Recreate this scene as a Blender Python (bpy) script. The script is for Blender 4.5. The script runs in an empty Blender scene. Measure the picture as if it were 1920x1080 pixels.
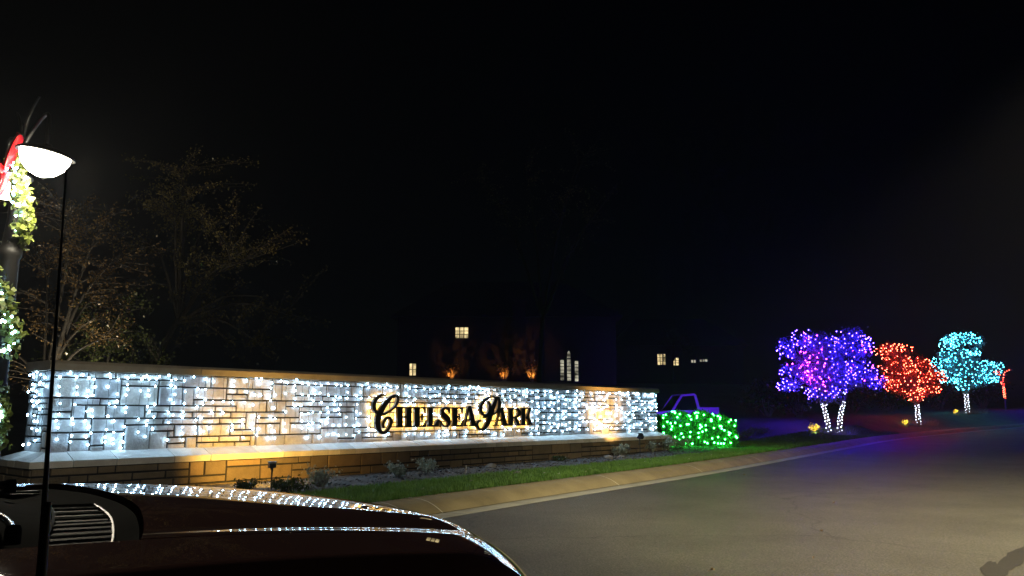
import bpy, bmesh, math, random
import numpy as np
from mathutils import Vector, Matrix
rnd = random.Random(11)
NR = np.random.RandomState(5)
PI = math.pi
SC = bpy.context.scene
COL = SC.collection

# ------------------------------------------------------------------ camera
cd = bpy.data.cameras.new('camera')
cam = bpy.data.objects.new('camera', cd)
COL.objects.link(cam)
EYE = 1.35
cam.location = (0, 0, EYE)
cam.rotation_euler = (math.radians(90 + 9.034), 0, 0)
cd.sensor_width = 36
cd.lens = 36 * 1478 / 1920
cd.clip_start = .05
cd.clip_end = 3000
SC.camera = cam
# ------------------------------------------------------------------ night sky, faint moon
W = bpy.data.worlds.new('World')
SC.world = W
W.use_nodes = True
nt = W.node_tree
sky = nt.nodes.new('ShaderNodeTexSky')
sky.sky_type = 'NISHITA'
sky.sun_disc = False
sky.sun_elevation = math.radians(24)
sky.sun_rotation = math.radians(200)
nt.links.new(sky.outputs[0], nt.nodes['Background'].inputs[0])
nt.nodes['Background'].inputs[1].default_value = .00012
ml = bpy.data.lights.new('moon', 'SUN')
ml.energy = .004
ml.angle = math.radians(.5)
ml.color = (.8, .88, 1)
mo = bpy.data.objects.new('moon', ml)
mo.rotation_euler = (math.radians(66), 0, math.radians(-20))
COL.objects.link(mo)
# ------------------------------------------------------------------ exposure / sampling
SC.view_settings.view_transform = 'Standard'
SC.view_settings.look = 'None'
SC.view_settings.exposure = 0
SC.view_settings.gamma = 1
SC.render.engine = 'CYCLES'
SC.cycles.use_denoising = True
SC.cycles.max_bounces = 5
SC.cycles.diffuse_bounces = 2
SC.cycles.glossy_bounces = 3
SC.cycles.sample_clamp_indirect = 6
SC.cycles.use_light_tree = True
SC.cycles.caustics_reflective = False
SC.cycles.caustics_refractive = False


# ================================================================== materials
def principled(name):
    m = bpy.data.materials.new(name)
    m.use_nodes = True
    return m, m.node_tree, m.node_tree.nodes['Principled BSDF']


def mat(name, c, rough=.6, var=.25, scale=6., bump=0., bscale=40., metal=0., coat=0., c2=None, spec=None, tone=False, detail=6):
    """noise-varied procedural material; tone multiplies by the per-piece colour of the mesh"""
    m, t, b = principled(name)
    n, l = t.nodes, t.links
    tc = n.new('ShaderNodeTexCoord')
    no = n.new('ShaderNodeTexNoise')
    no.inputs['Scale'].default_value = scale
    no.inputs['Detail'].default_value = detail
    no.inputs['Roughness'].default_value = .65
    l.new(tc.outputs['Object'], no.inputs['Vector'])
    cr = n.new('ShaderNodeValToRGB')
    d = c2 or tuple(x * (1 - var) for x in c)
    e = tuple(min(1, x * (1 + var)) for x in c)
    cr.color_ramp.elements[0].position = .3
    cr.color_ramp.elements[0].color = (*d, 1)
    cr.color_ramp.elements[1].position = .72
    cr.color_ramp.elements[1].color = (*e, 1)
    l.new(no.outputs['Fac'], cr.inputs[0])
    out = cr.outputs[0]
    if tone:
        at = n.new('ShaderNodeAttribute')
        at.attribute_name = 'tone'
        mx = n.new('ShaderNodeMix')
        mx.data_type = 'RGBA'
        mx.blend_type = 'MULTIPLY'
        mx.inputs[0].default_value = 1
        l.new(out, mx.inputs[6])
        l.new(at.outputs['Color'], mx.inputs[7])
        out = mx.outputs[2]
    l.new(out, b.inputs['Base Color'])
    b.inputs['Roughness'].default_value = rough
    b.inputs['Metallic'].default_value = metal
    if coat:
        b.inputs['Coat Weight'].default_value = coat
        b.inputs['Coat Roughness'].default_value = .015
    if spec is not None:
        b.inputs['Specular IOR Level'].default_value = spec
    if bump:
        n2 = n.new('ShaderNodeTexNoise')
        n2.inputs['Scale'].default_value = bscale
        n2.inputs['Detail'].default_value = 5
        l.new(tc.outputs['Object'], n2.inputs['Vector'])
        bp = n.new('ShaderNodeBump')
        bp.inputs['Strength'].default_value = bump
        bp.inputs['Distance'].default_value = .02
        l.new(n2.outputs['Fac'], bp.inputs['Height'])
        l.new(bp.outputs[0], b.inputs['Normal'])
    return m


def emit(name, c, s):
    m = bpy.data.materials.new(name)
    m.use_nodes = True
    t = m.node_tree
    t.nodes.remove(t.nodes['Principled BSDF'])
    e = t.nodes.new('ShaderNodeEmission')
    e.inputs[0].default_value = (*c, 1)
    e.inputs[1].default_value = s
    t.links.new(e.outputs[0], t.nodes['Material Output'].inputs[0])
    return m


def leafmat(name, c, var=.4, rough=.45, trans=.25, scale=3.):
    m = mat(name, c, rough, var, scale)
    t = m.node_tree
    b = t.nodes['Principled BSDF']
    tr = t.nodes.new('ShaderNodeBsdfTranslucent')
    mx = t.nodes.new('ShaderNodeMixShader')
    mx.inputs[0].default_value = trans
    t.links.new(b.inputs['Base Color'].links[0].from_socket, tr.inputs[0])
    t.links.new(b.outputs[0], mx.inputs[1])
    t.links.new(tr.outputs[0], mx.inputs[2])
    t.links.new(mx.outputs[0], t.nodes['Material Output'].inputs[0])
    return m


M = dict(
    asphalt=mat('asphalt', (.1, .094, .078), .62, .2, .55, .6, 160, c2=(.072, .067, .056), spec=.3),
    concrete=mat('kerb concrete', (.29, .24, .135), .75, .26, 1.6, .3, 60),
    gutter=mat('gutter concrete', (.36, .35, .3), .75, .25, 2.2, .25, 60),
    sealant=mat('joint sealant', (.75, .72, .6), .6, .1),
    soil=mat('lawn soil', (.06, .07, .042), .9, .4, 1.5, .6, 25),
    mulch=mat('mulch', (.075, .07, .068), .9, .45, 9, 1., 30),
    grass=leafmat('grass blades', (.12, .25, .035), .35, .6, .2, 1.2),
    stone=mat('ashlar limestone', (.43, .42, .4), .8, .26, 7, .9, 22, tone=True),
    basestone=mat('base sandstone', (.2, .155, .1), .8, .2, 4, .5, 30, tone=True),
    mortar=mat('dark mortar', (.02, .019, .018), .95, .2),
    cap=mat('cap stone', (.4, .35, .27), .75, .18, 3, .35, 40, tone=True),
    sill=mat('sill stone', (.64, .62, .58), .75, .15, 4, .35, 40, tone=True),
    letter=mat('black letter paint', (.008, .007, .007), .45, .2),
    letterside=mat('bronze letter return', (.05, .035, .02), .4, .2),
    black=mat('black metal', (.012, .012, .013), .4, .2),
    bronze=mat('dark bronze post', (.007, .0065, .006), .5, .25, 10),
    wire=mat('light cord', (.03, .035, .035), .6, .2),
    bark=mat('grey bark', (.16, .13, .1), .85, .35, 8, .8, 30),
    darkbark=mat('dark bark', (.024, .021, .018), .85, .35, 8, .8, 30),
    blackbark=mat('black bark', (.012, .011, .01), .9, .3, 8),
    leaf_dark=leafmat('dark green leaves', (.045, .06, .02), .4, .25),
    leaf_brown=leafmat('autumn brown leaves', (.17, .115, .05), .5, .22),
    leaf_olive=leafmat('olive leaves', (.16, .14, .06), .6, .12),
    leaf_pale=leafmat('pale crape leaves', (.25, .23, .26), .25, .6, .45),
    leaf_red=leafmat('russet leaves', (.26, .1, .05), .3, .5, .4),
    leaf_hedge=leafmat('hedge leaves', (.06, .17, .04), .4, .4),
    leaf_sage=leafmat('sage leaves', (.3, .33, .25), .3, .6, .15),
    leaf_garland=leafmat('garland leaves', (.11, .135, .025), .4, .45, .3),
    leaf_yellow=leafmat('yellow leaves', (.6, .45, .08), .25, .5, .3),
    straw=leafmat('dry grass', (.3, .28, .24), .3, .6, .2),
    red=mat('red ribbon', (.5, .008, .012), .4, .15),
    paint=mat('maroon car paint', (.24, .11, .085), .5, .08, 3, coat=1., spec=0.),
    plastic=mat('black trim plastic', (.02, .02, .019), .95, .2, 30, spec=.02),
    slat=mat('grey vent plastic', (.2, .195, .18), .45, .1),
    rubber=mat('rubber', (.012, .012, .012), .7, .2),
    chrome=mat('wiper steel', (.2, .2, .22), .22, .1, metal=1.),
    tyre=mat('tyre rubber', (.015, .015, .015), .85, .2),
    truckpaint=mat('violet truck paint', (.28, .15, .5), .45, .1),
    housewall=mat('house brick', (.02, .015, .013), .85, .25, 3, .4, 20),
    roof=mat('roof shingle', (.04, .038, .038), .9, .3, 6, .4, 20),
    frame=mat('white frame', (.5, .48, .42), .5, .1),
    rock=mat('garden rock', (.2, .19, .18), .85, .3, 6, .6, 12),
    deadleaf=mat('dead leaf', (.3, .2, .1), .7, .4, 20),
    tar=mat('tar patch', (.016, .013, .01), .75, .3, 8, .4, 60),
    lampglass=emit('lamp glow', (1, .93, .78), 14),
    white_bulb=emit('white bulb glow', (.41, .7, 1), 68),
    trunk_bulb=emit('trunk bulb glow', (.8, .85, 1), 8),
    blue_bulb=emit('blue bulb glow', (.024, .01, 1), 360),
    purple_bulb=emit('purple bulb glow', (.3, .015, .9), 210),
    red_bulb=emit('red bulb glow', (1, .056, .027), 92),
    cyan_bulb=emit('cyan bulb glow', (.05, .5, .72), 66),
    green_bulb=emit('green bulb glow', (.025, 1, .07), 110),
    amber_led=emit('amber backlight', (1, .53, .07), 26),
    winglow=emit('lit window', (1, .78, .38), .85),
    winpale=emit('pale lit window', (.85, .8, .6), .42),
    lens=emit('spot lens', (1, .62, .15), 12),
    added_bluelens=emit('added blue spot lens', (.2, .1, 1), 8),
)
t_ = M['asphalt'].node_tree
b_ = t_.nodes['Principled BSDF']
src = b_.inputs['Base Color'].links[0].from_socket
tc_ = t_.nodes.new('ShaderNodeTexCoord')
sp = t_.nodes.new('ShaderNodeTexNoise')
sp.inputs['Scale'].default_value = 55
sp.inputs['Detail'].default_value = 3
t_.links.new(tc_.outputs['Object'], sp.inputs['Vector'])
mr = t_.nodes.new('ShaderNodeMapRange')
mr.inputs[1].default_value = .35
mr.inputs[2].default_value = .68
mr.inputs[3].default_value = .55
mr.inputs[4].default_value = 1.5
t_.links.new(sp.outputs['Fac'], mr.inputs[0])
wn = t_.nodes.new('ShaderNodeTexNoise')
wn.inputs['Scale'].default_value = 1.3
wn.inputs['Detail'].default_value = 6
t_.links.new(tc_.outputs['Object'], wn.inputs['Vector'])
va = t_.nodes.new('ShaderNodeMix')
va.data_type = 'RGBA'
va.inputs[0].default_value = .45
t_.links.new(tc_.outputs['Object'], va.inputs[6])
t_.links.new(wn.outputs['Color'], va.inputs[7])
vo = t_.nodes.new('ShaderNodeTexVoronoi')
vo.feature = 'DISTANCE_TO_EDGE'
vo.inputs['Scale'].default_value = .34
t_.links.new(va.outputs[2], vo.inputs['Vector'])
cr_ = t_.nodes.new('ShaderNodeMapRange')
cr_.inputs[1].default_value = .0
cr_.inputs[2].default_value = .005
cr_.inputs[3].default_value = .62
cr_.inputs[4].default_value = 1
t_.links.new(vo.outputs['Distance'], cr_.inputs[0])
mu = t_.nodes.new('ShaderNodeMath')
mu.operation = 'MULTIPLY'
t_.links.new(mr.outputs[0], mu.inputs[0])
t_.links.new(cr_.outputs[0], mu.inputs[1])
mm = t_.nodes.new('ShaderNodeVectorMath')
mm.operation = 'SCALE'
t_.links.new(src, mm.inputs[0])
t_.links.new(mu.outputs[0], mm.inputs['Scale'])
t_.links.new(mm.outputs[0], b_.inputs['Base Color'])
for nm in ('winglow', 'winpale'):                     # uneven room light behind the panes
    t_ = M[nm].node_tree
    e_ = t_.nodes['Emission']
    tc_ = t_.nodes.new('ShaderNodeTexCoord')
    no_ = t_.nodes.new('ShaderNodeTexNoise')
    no_.inputs['Scale'].default_value = 1.7
    t_.links.new(tc_.outputs['Object'], no_.inputs['Vector'])
    mr_ = t_.nodes.new('ShaderNodeMapRange')
    mr_.inputs[1].default_value = .35
    mr_.inputs[2].default_value = .65
    mr_.inputs[3].default_value = e_.inputs[1].default_value * .12
    mr_.inputs[4].default_value = e_.inputs[1].default_value * 1.6
    t_.links.new(no_.outputs['Fac'], mr_.inputs[0])
    t_.links.new(mr_.outputs[0], e_.inputs[1])
mg, gt, gb = principled('dark glass')
gb.inputs['Base Color'].default_value = (.004, .005, .006, 1)
gb.inputs['Roughness'].default_value = .02
M['glass'] = mg


# ================================================================== object helpers
def tag(o, label=None, cat=None, group=None, kind=None):
    if label: o['label'] = label
    if cat: o['category'] = cat
    if group: o['group'] = group
    if kind: o['kind'] = kind
    return o


def empty(name, loc=(0, 0, 0), rz=0):
    o = bpy.data.objects.new(name, None)
    o.empty_display_size = .1
    o.location = loc
    o.rotation_euler = (0, 0, rz)
    COL.objects.link(o)
    return o


class MB:
    def __init__(s):
        s.v, s.f, s.t, s.mi = [], [], [], []

    def add(s, v, f, tone=1., mi=0):
        b = len(s.v)
        s.v += [tuple(p) for p in v]
        for q in f:
            s.f.append([b + i for i in q])
            s.t.append(tone)
            s.mi.append(mi)
        return s

    def box(s, a, b, tone=1., mi=0, mtx=None):
        x0, y0, z0 = a
        x1, y1, z1 = b
        v = [Vector(p) for p in ((x0, y0, z0), (x1, y0, z0), (x1, y1, z0), (x0, y1, z0), (x0, y0, z1), (x1, y0, z1), (x1, y1, z1), (x0, y1, z1))]
        if mtx: v = [mtx @ p for p in v]
        return s.add(v, [(3, 2, 1, 0), (4, 5, 6, 7), (0, 1, 5, 4), (1, 2, 6, 5), (2, 3, 7, 6), (3, 0, 4, 7)], tone, mi)

    def tube(s, pts, rad, n=6, cap=True, mi=0):
        pts = [Vector(p) for p in pts]
        if not hasattr(rad, '__len__'): rad = [rad] * len(pts)
        vs, fs = [], []
        ref = None
        for i, p in enumerate(pts):
            d = (pts[min(i + 1, len(pts) - 1)] - pts[max(i - 1, 0)])
            if d.length < 1e-9: d = Vector((0, 0, 1))
            d.normalize()
            if ref is None: ref = Vector((1, 0, 0)) if abs(d.x) < .8 else Vector((0, 1, 0))
            a = (ref - d * ref.dot(d)).normalized()
            ref = a
            b = d.cross(a)
            for k in range(n):
                w = 2 * PI * k / n
                vs.append(p + (a * math.cos(w) + b * math.sin(w)) * rad[i])
        for i in range(len(pts) - 1):
            for k in range(n):
                k2 = (k + 1) % n
                fs.append((i * n + k, i * n + k2, (i + 1) * n + k2, (i + 1) * n + k))
        if cap:
            fs.append(tuple(range(n - 1, -1, -1)))
            fs.append(tuple(range((len(pts) - 1) * n, len(pts) * n)))
        return s.add(vs, fs, 1., mi)

    def lathe(s, prof, c=(0, 0, 0), n=24, mtx=None, mi=0):
        vs, fs = [], []
        for r, z in prof:
            for k in range(n):
                w = 2 * PI * k / n
                p = Vector((r * math.cos(w), r * math.sin(w), z))
                if mtx: p = mtx @ p
                vs.append(p + Vector(c))
        for i in range(len(prof) - 1):
            for k in range(n):
                k2 = (k + 1) % n
                fs.append((i * n + k, i * n + k2, (i + 1) * n + k2, (i + 1) * n + k))
        return s.add(vs, fs, 1., mi)

    def build(s, name, m, parent=None, smooth=False, tone=False):
        me = bpy.data.meshes.new(name)
        me.from_pydata([tuple(p) for p in s.v], [], s.f)
        ms = m if isinstance(m, (list, tuple)) else [m]
        for x in ms: me.materials.append(x)
        if len(ms) > 1: me.polygons.foreach_set('material_index', s.mi)
        if tone:
            ca = me.color_attributes.new('tone', 'FLOAT_COLOR', 'CORNER')
            arr = []
            for p in me.polygons:
                q = s.t[p.index]
                q = q if hasattr(q, '__len__') else (q, q, q)
                arr += [*q, 1.] * p.loop_total
            ca.data.foreach_set('color', arr)
        if smooth: me.polygons.foreach_set('use_smooth', [True] * len(me.polygons))
        me.update()
        o = bpy.data.objects.new(name, me)
        if parent: o.parent = parent
        COL.objects.link(o)
        return o


def np_mesh(name, V, F, m, parent=None, smooth=False):
    """V (n,3), F (k,3 or 4) arrays -> object, fast"""
    me = bpy.data.meshes.new(name)
    V = np.asarray(V, np.float32)
    F = np.asarray(F, np.int32)
    me.vertices.add(len(V))
    me.vertices.foreach_set('co', V.ravel())
    k = F.shape[1]
    me.loops.add(F.size)
    me.loops.foreach_set('vertex_index', F.ravel())
    me.polygons.add(len(F))
    me.polygons.foreach_set('loop_start', np.arange(0, F.size, k, dtype=np.int32))
    me.polygons.foreach_set('loop_total', np.full(len(F), k, np.int32))
    if smooth: me.polygons.foreach_set('use_smooth', np.ones(len(F), bool))
    me.update(calc_edges=True)
    me.materials.append(m)
    o = bpy.data.objects.new(name, me)
    if parent: o.parent = parent
    COL.objects.link(o)
    return o


def leaf_quads(C, size, jitter=.4, aspect=.55, up=0.):
    """a pointed four-cornered leaf at every centre, turned at random"""
    C = np.asarray(C, float)
    n = len(C)
    d = NR.normal(size=(n, 3))
    d[:, 2] += up
    d /= np.linalg.norm(d, axis=1)[:, None]
    e = np.cross(d, NR.normal(size=(n, 3)))
    e /= np.linalg.norm(e, axis=1)[:, None] + 1e-9
    s = (size * (1 + jitter * (NR.rand(n) * 2 - 1)))[:, None]
    nn = np.cross(d, e)
    V = np.stack([C - d * s * .5, C + e * s * aspect * .5 + nn * s * .08, C + d * s * .5, C - e * s * aspect * .5 + nn * s * .08], 1).reshape(-1, 3)
    F = np.arange(4 * n).reshape(n, 4)
    return V, F


ICO = None


def bulb_mesh(name, r, m, long=1.):
    bm = bmesh.new()
    bmesh.ops.create_icosphere(bm, subdivisions=1, radius=r)
    if long != 1.:
        for v in bm.verts: v.co.z *= long
    me = bpy.data.meshes.new(name)
    bm.to_mesh(me)
    bm.free()
    me.polygons.foreach_set('use_smooth', [True] * len(me.polygons))
    me.materials.append(m)
    return me


def put_bulbs(parent, me, pts, limit=100):
    """first `limit` bulbs as parts of their own, the rest as one part of kind stuff"""
    pts = list(pts)
    for p in pts[:limit]:
        o = bpy.data.objects.new('bulb', me)
        o.parent = parent
        o.location = p
        COL.objects.link(o)
    rest = pts[limit:]
    if rest:
        v0 = np.array([v.co[:] for v in me.vertices])
        f0 = np.array([p.vertices[:] for p in me.polygons])
        V = (np.array([tuple(p) for p in rest])[:, None, :] + v0[None]).reshape(-1, 3)
        F = (f0[None] + (np.arange(len(rest)) * len(v0))[:, None, None]).reshape(-1, 3)
        o = np_mesh('small_bulbs', V, F, me.materials[0], parent, True)
        o['kind'] = 'stuff'


def sstep(x):
    x = min(1, max(0, x))
    return x * x * (3 - 2 * x)


# ================================================================== road path: the gutter edge, left of it lies t > 0
PATH = [(-23.5, -22.5, 0), (-12.2, -6.03, 0), (-.95, 10.44, 0), (1.35, 13.7, 0), (4.95, 18.75, 0), (9.3, 25.3, 0), (13.9, 32.3, 0), (18, 38, .06), (23, 43.6, .15),
        (30, 49.8, .33), (38, 56, .55), (52, 66, .9), (90, 92, 1.7), (150, 130, 2.6)]


def catmull(P, per=8):
    P = [Vector(p) for p in P]
    out = []
    for i in range(len(P) - 1):
        a, b, c, d = P[max(i - 1, 0)], P[i], P[i + 1], P[min(i + 2, len(P) - 1)]
        for k in range(per):
            t = k / per
            out.append(.5 * ((2 * b) + (c - a) * t + (2 * a - 5 * b + 4 * c - d) * t * t + (3 * b - a - 3 * c + d) * t ** 3))
    out.append(P[-1])
    return out


RAW = catmull(PATH, 24)
PP = [RAW[0]]
ACC = 0
for a, b in zip(RAW[:-1], RAW[1:]):          # resample every 0.75 m
    L = (b - a).length
    while ACC + L >= .75:
        f = (.75 - ACC) / L
        a = a + (b - a) * f
        PP.append(a.copy())
        L = (b - a).length
        ACC = 0
    ACC += L
PN = []
for i, p in enumerate(PP):
    d = PP[min(i + 1, len(PP) - 1)] - PP[max(i - 1, 0)]
    d.z = 0
    d.normalize()
    PN.append(Vector((-d.y, d.x, 0)))
PXY = np.array([(p.x, p.y) for p in PP])
PNXY = np.array([(n.x, n.y) for n in PN])


def lift(y, t):
    """height of the land above the kerb top"""
    bank = np.interp(y, [20, 28, 40, 50, 58, 80], [.0, .2, .8, .82, .76, .8]) * sstep((t - .6) / 3.2)
    hill = 2.5 * sstep((t - 9.5) / 12)
    return bank + hill


def ground(x, y):
    d = (PXY - (x, y))
    i = int((d ** 2).sum(1).argmin())
    t = float(-(d[i] * PNXY[i]).sum())
    p = PP[i]
    tt = t - 1.05
    if tt < 0: return p.z
    return p.z + .16 + lift(p.y, tt)


def sheet(name, ts, zf, m, i0=0, i1=None, kind='structure', step=1):
    idx = list(range(i0, (i1 or len(PP)), step))
    V = []
    for i in idx:
        for t in ts:
            p = PP[i] + PN[i] * t
            V.append((p.x, p.y, PP[i].z + zf(PP[i], t)))
    n = len(ts)
    F = [(a * n + k, (a + 1) * n + k, (a + 1) * n + k + 1, a * n + k + 1) for a in range(len(idx) - 1) for k in range(n - 1)]
    o = np_mesh(name, V, F, m, None, True)
    o['kind'] = kind
    return o


# ------------------------------------------------------------------ ground, road, kerb
mb = MB()
g = 900
mb.add([(-g, -g, -.3), (g, -g, -.3), (g, g, -.3), (-g, g, -.3)], [(0, 1, 2, 3)])
tag(mb.build('ground', M['soil']), kind='structure')
sheet('road', [-14, -12, -9, -6, -3, -1.5, 0], lambda p, t: .004 - .012 * t * 0, M['asphalt'])
tsl = [1.05, 1.3, 1.6, 2, 2.5, 3, 3.6, 4.2, 5, 6, 7, 8, 9.5, 11, 12.5, 14, 16, 18, 20, 22, 24, 30, 40, 60, 90]
sheet('lawn', tsl, lambda p, t: .16 + lift(p.y, t - 1.05), M['soil'])
sheet('far_verge', [-40, -30, -20, -16, -14.6, -14.5], lambda p, t: .14, M['soil'])

# gutter pan and rolled kerb cast in lengths with a pale sealed joint between
prof_g = [(0.0, .004), (.02, .012), (.42, -.002)]
prof_k = [(.42, -.002), (.46, .02), (.52, .055), (.6, .095), (.7, .13), (.82, .155), (.95, .165), (1.06, .165), (1.06, .05)]
kb = MB()
for mi, prof in ((0, prof_g), (1, prof_k)):
    vs = []
    for i in range(len(PP)):
        for t, z in prof:
            q = PP[i] + PN[i] * t
            vs.append((q.x, q.y, q.z + z))
    n = len(prof)
    kb.add(vs, [(a * n + k, (a + 1) * n + k, (a + 1) * n + k + 1, a * n + k + 1) for a in range(len(PP) - 1) for k in range(n - 1)], 1., mi)


def at_s(fi):
    i = int(fi)
    f = fi - i
    return PP[i].lerp(PP[i + 1], f), PN[i].lerp(PN[i + 1], f)


def near_i(x, y):
    d = PXY - (x, y)
    return int((d ** 2).sum(1).argmin())


I0 = near_i(-.95, 10.44)
for fi in (I0 + .15, I0 + 1.05, I0 + 7.9, I0 + 13.4, I0 + 19.7, I0 + 26.2, I0 + 33, I0 + 40, I0 - 4.2, I0 - 9):
    vs = []
    for df in (-.012, .012):
        p, nn = at_s(fi + df)
        for t, z in prof_k[:-1]:
            q = p + nn * (t + .0)
            vs.append((q.x, q.y, q.z + z + .003))
    n = len(prof_k) - 1
    kb.add(vs, [(k, n + k, n + k + 1, k + 1) for k in range(n - 1)], 1., 2)
    vs = []
    for df in (-.01, .01):                     # dark open joint in the pan
        p, nn = at_s(fi + df)
        for t, z in prof_g[1:]:
            q = p + nn * t
            vs.append((q.x, q.y, q.z + z + .003))
    kb.add(vs, [(0, 2, 3, 1)], 1., 3)
for t0, t1, z in ((-.018, .004, .009), (.412, .426, .004)):   # dark seams beside the pan
    vs = []
    for i in range(len(PP)):
        for t in (t0 + .008 * math.sin(i * 2.7) * (t0 < 0), t1):
            q = PP[i] + PN[i] * t
            vs.append((q.x, q.y, q.z + z))
    kb.add(vs, [(2 * a, 2 * a + 1, 2 * a + 3, 2 * a + 2) for a in range(len(PP) - 1)], 1., 3)
k = kb.build('kerb', [M['gutter'], M['concrete'], M['sealant'], M['mortar']], smooth=True)
tag(k, kind='structure')

# ================================================================== the stone sign wall
W0 = Vector((-6.80, 11.73, 0))
WA = math.radians(40.53)
WD = Vector((math.sin(WA), math.cos(WA), 0))
WN = Vector((WD.y, -WD.x, 0))                     # towards the road
WL = 17.43
GZ = .13                                        # ground line at the wall
ZS, ZC, ZT = .79, 1.985, 2.13                      # sill top, cap underside, cap top
WT = .85                                        # thickness
wall = empty('stone_sign_wall', (W0.x, W0.y, 0), PI / 2 - WA)   # local x runs along the wall, local -y faces the road
tag(wall, 'long pale ashlar stone entrance wall carrying the black lettering', 'wall')


def w2w(s, off, z):
    """wall coordinates: along, out from the face, height"""
    return W0 + WD * s + WN * off + Vector((0, 0, z))


def ashlar(mbx, x0, x1, z0, z1, cell, sizes, place, rough, seed, tones):
    r = random.Random(seed)
    nx, nz = max(1, round((x1 - x0) / cell)), max(1, round((z1 - z0) / cell))
    cx, cz = (x1 - x0) / nx, (z1 - z0) / nz
    used = [[False] * nz for _ in range(nx)]
    for i in range(nx):
        for j in range(nz):
            if used[i][j]: continue
            w, h = r.choice(sizes)
            hh = 1
            while hh < h and j + hh < nz and not used[i][j + hh]: hh += 1
            ww = 1
            while ww < w and i + ww < nx and all(not used[i + ww][j + q] for q in range(hh)): ww += 1
            for a in range(ww):
                for b in range(hh): used[i + a][j + b] = True
            jn = .0135
            a0, a1 = x0 + i * cx + jn, x0 + (i + ww) * cx - jn
            b0, b1 = z0 + j * cz + jn, z0 + (j + hh) * cz - jn
            d = r.uniform(0, rough)
            c = .007
            q = r.choice(tones)
            br = r.uniform(.72, 1.1)
            tone = tuple(br * v for v in q)
            jt = lambda: r.uniform(-.003, .003)
            fr = [(a0 + c, b0 + c), (a1 - c, b0 + c), (a1 - c, b1 - c), (a0 + c, b1 - c)]
            bk = [(a0 + jt(), b0 + jt()), (a1 + jt(), b0 + jt()), (a1 + jt(), b1 + jt()), (a0 + jt(), b1 + jt())]
            vs = [place(u, d + c, v) for u, v in fr] + [place(u, d - .002, v) for u, v in bk] + [place(u, -.03, v) for u, v in bk]
            mbx.add(vs, [(0, 1, 2, 3), (4, 5, 1, 0), (5, 6, 2, 1), (6, 7, 3, 2), (7, 4, 0, 3), (8, 9, 5, 4), (9, 10, 6, 5), (10, 11, 7, 6), (11, 8, 4, 7)], tone)


big = [(2, 1), (3, 1), (4, 1), (5, 1), (3, 2), (4, 2), (5, 2), (3, 3), (4, 3), (2, 3), (2, 2), (2, 4), (4, 4), (6, 3), (1, 2), (6, 2)]
T1 = [(1, .99, .97), (.95, .96, 1), (1, .96, .9), (.9, .92, .95), (1, 1, 1)]
face = MB()
front = lambda u, d, v: (u, -d, v)
ashlar(face, .0, WL, ZS - .03, ZC, .1, big, front, .028, 3, T1)
endl = lambda u, d, v: (-d, WT - u, v)
ashlar(face, .0, WT, ZS - .03, ZC, .083, big, endl, .015, 4, T1)
endr = lambda u, d, v: (WL + d, u, v)
ashlar(face, .0, WT, ZS - .03, ZC, .083, big, endr, .015, 5, T1)
face.build('ashlar_face', M['stone'], wall, tone=True)
core = MB()
core.box((.012, .012, -.3), (WL - .012, WT - .012, ZC - .01))
SO = .3                                         # how far the sill course stands out
core.box((-SO + .04, -SO + .055, -.3), (WL + SO - .04, WT + SO - .055, ZS - .17))
core.build('mortar_core', M['mortar'], wall)
base = MB()
T2 = [(1, .97, .9), (.85, .85, .85), (1, .92, .8), (.75, .74, .72)]
bs = [(3, 1), (4, 1), (5, 1), (4, 2), (3, 2), (6, 2), (2, 1), (5, 2), (2, 2)]
ashlar(base, -SO + .03, WL + SO - .03, -.15, ZS - .215, .13, bs, lambda u, d, v: (u, -SO + .04 - d, v), .012, 8, T2)
ashlar(base, -SO + .04, WT + SO - .04, -.15, ZS - .215, .13, bs, lambda u, d, v: (-SO + .03 - d, WT - u, v), .012, 9, T2)
ashlar(base, -SO + .04, WT + SO - .04, -.15, ZS - .215, .13, bs, lambda u, d, v: (WL + SO - .03 + d, u, v), .012, 10, T2)
base.build('base_course', M['basestone'], wall, tone=True)
# sloping sill slabs with a square lip, mitred at the corners
sill = MB()
ZL, LIP = ZS - .12, .095


def slab(a0, a1, i0, i1, place, tone):
    """i0/i1: positions at the inner edge, a0/a1 at the outer edge"""
    vs = [place(i0, 0, ZS), place(i1, 0, ZS), place(a1, SO, ZL), place(a0, SO, ZL),
          place(i0, 0, ZS - .2), place(i1, 0, ZS - .2), place(a1, SO, ZL - LIP), place(a0, SO, ZL - LIP)]
    sill.add(vs, [(3, 2, 1, 0), (3, 7, 6, 2), (7, 4, 5, 6), (0, 4, 7, 3), (1, 2, 6, 5)], tone)


def sill_run(Ln, place, seed):
    r = random.Random(seed)
    x = 0
    cuts = [0]
    while x < Ln - .5:
        x += r.choice([.22, .28, .5, .62, .75, .9, .35])
        cuts.append(min(x, Ln - .3))
    cuts.append(Ln)
    for a, b in zip(cuts[:-1], cuts[1:]):
        oa = -SO if a == 0 else a + .006
        ob = Ln + SO if b == Ln else b - .006
        br = r.uniform(.82, 1.08)
        slab(oa, ob, a + .006 if a else a, b - .006 if b < Ln else b, place, (br, br * .99, br * .97))


sill_run(WL, lambda u, d, z: (u, -d, z), 21)
sill_run(WT, lambda u, d, z: (-d, WT - u, z), 22)
sill_run(WT, lambda u, d, z: (WL + d, u, z), 23)
sill.build('sill_course', M['sill'], wall, tone=True)
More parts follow.
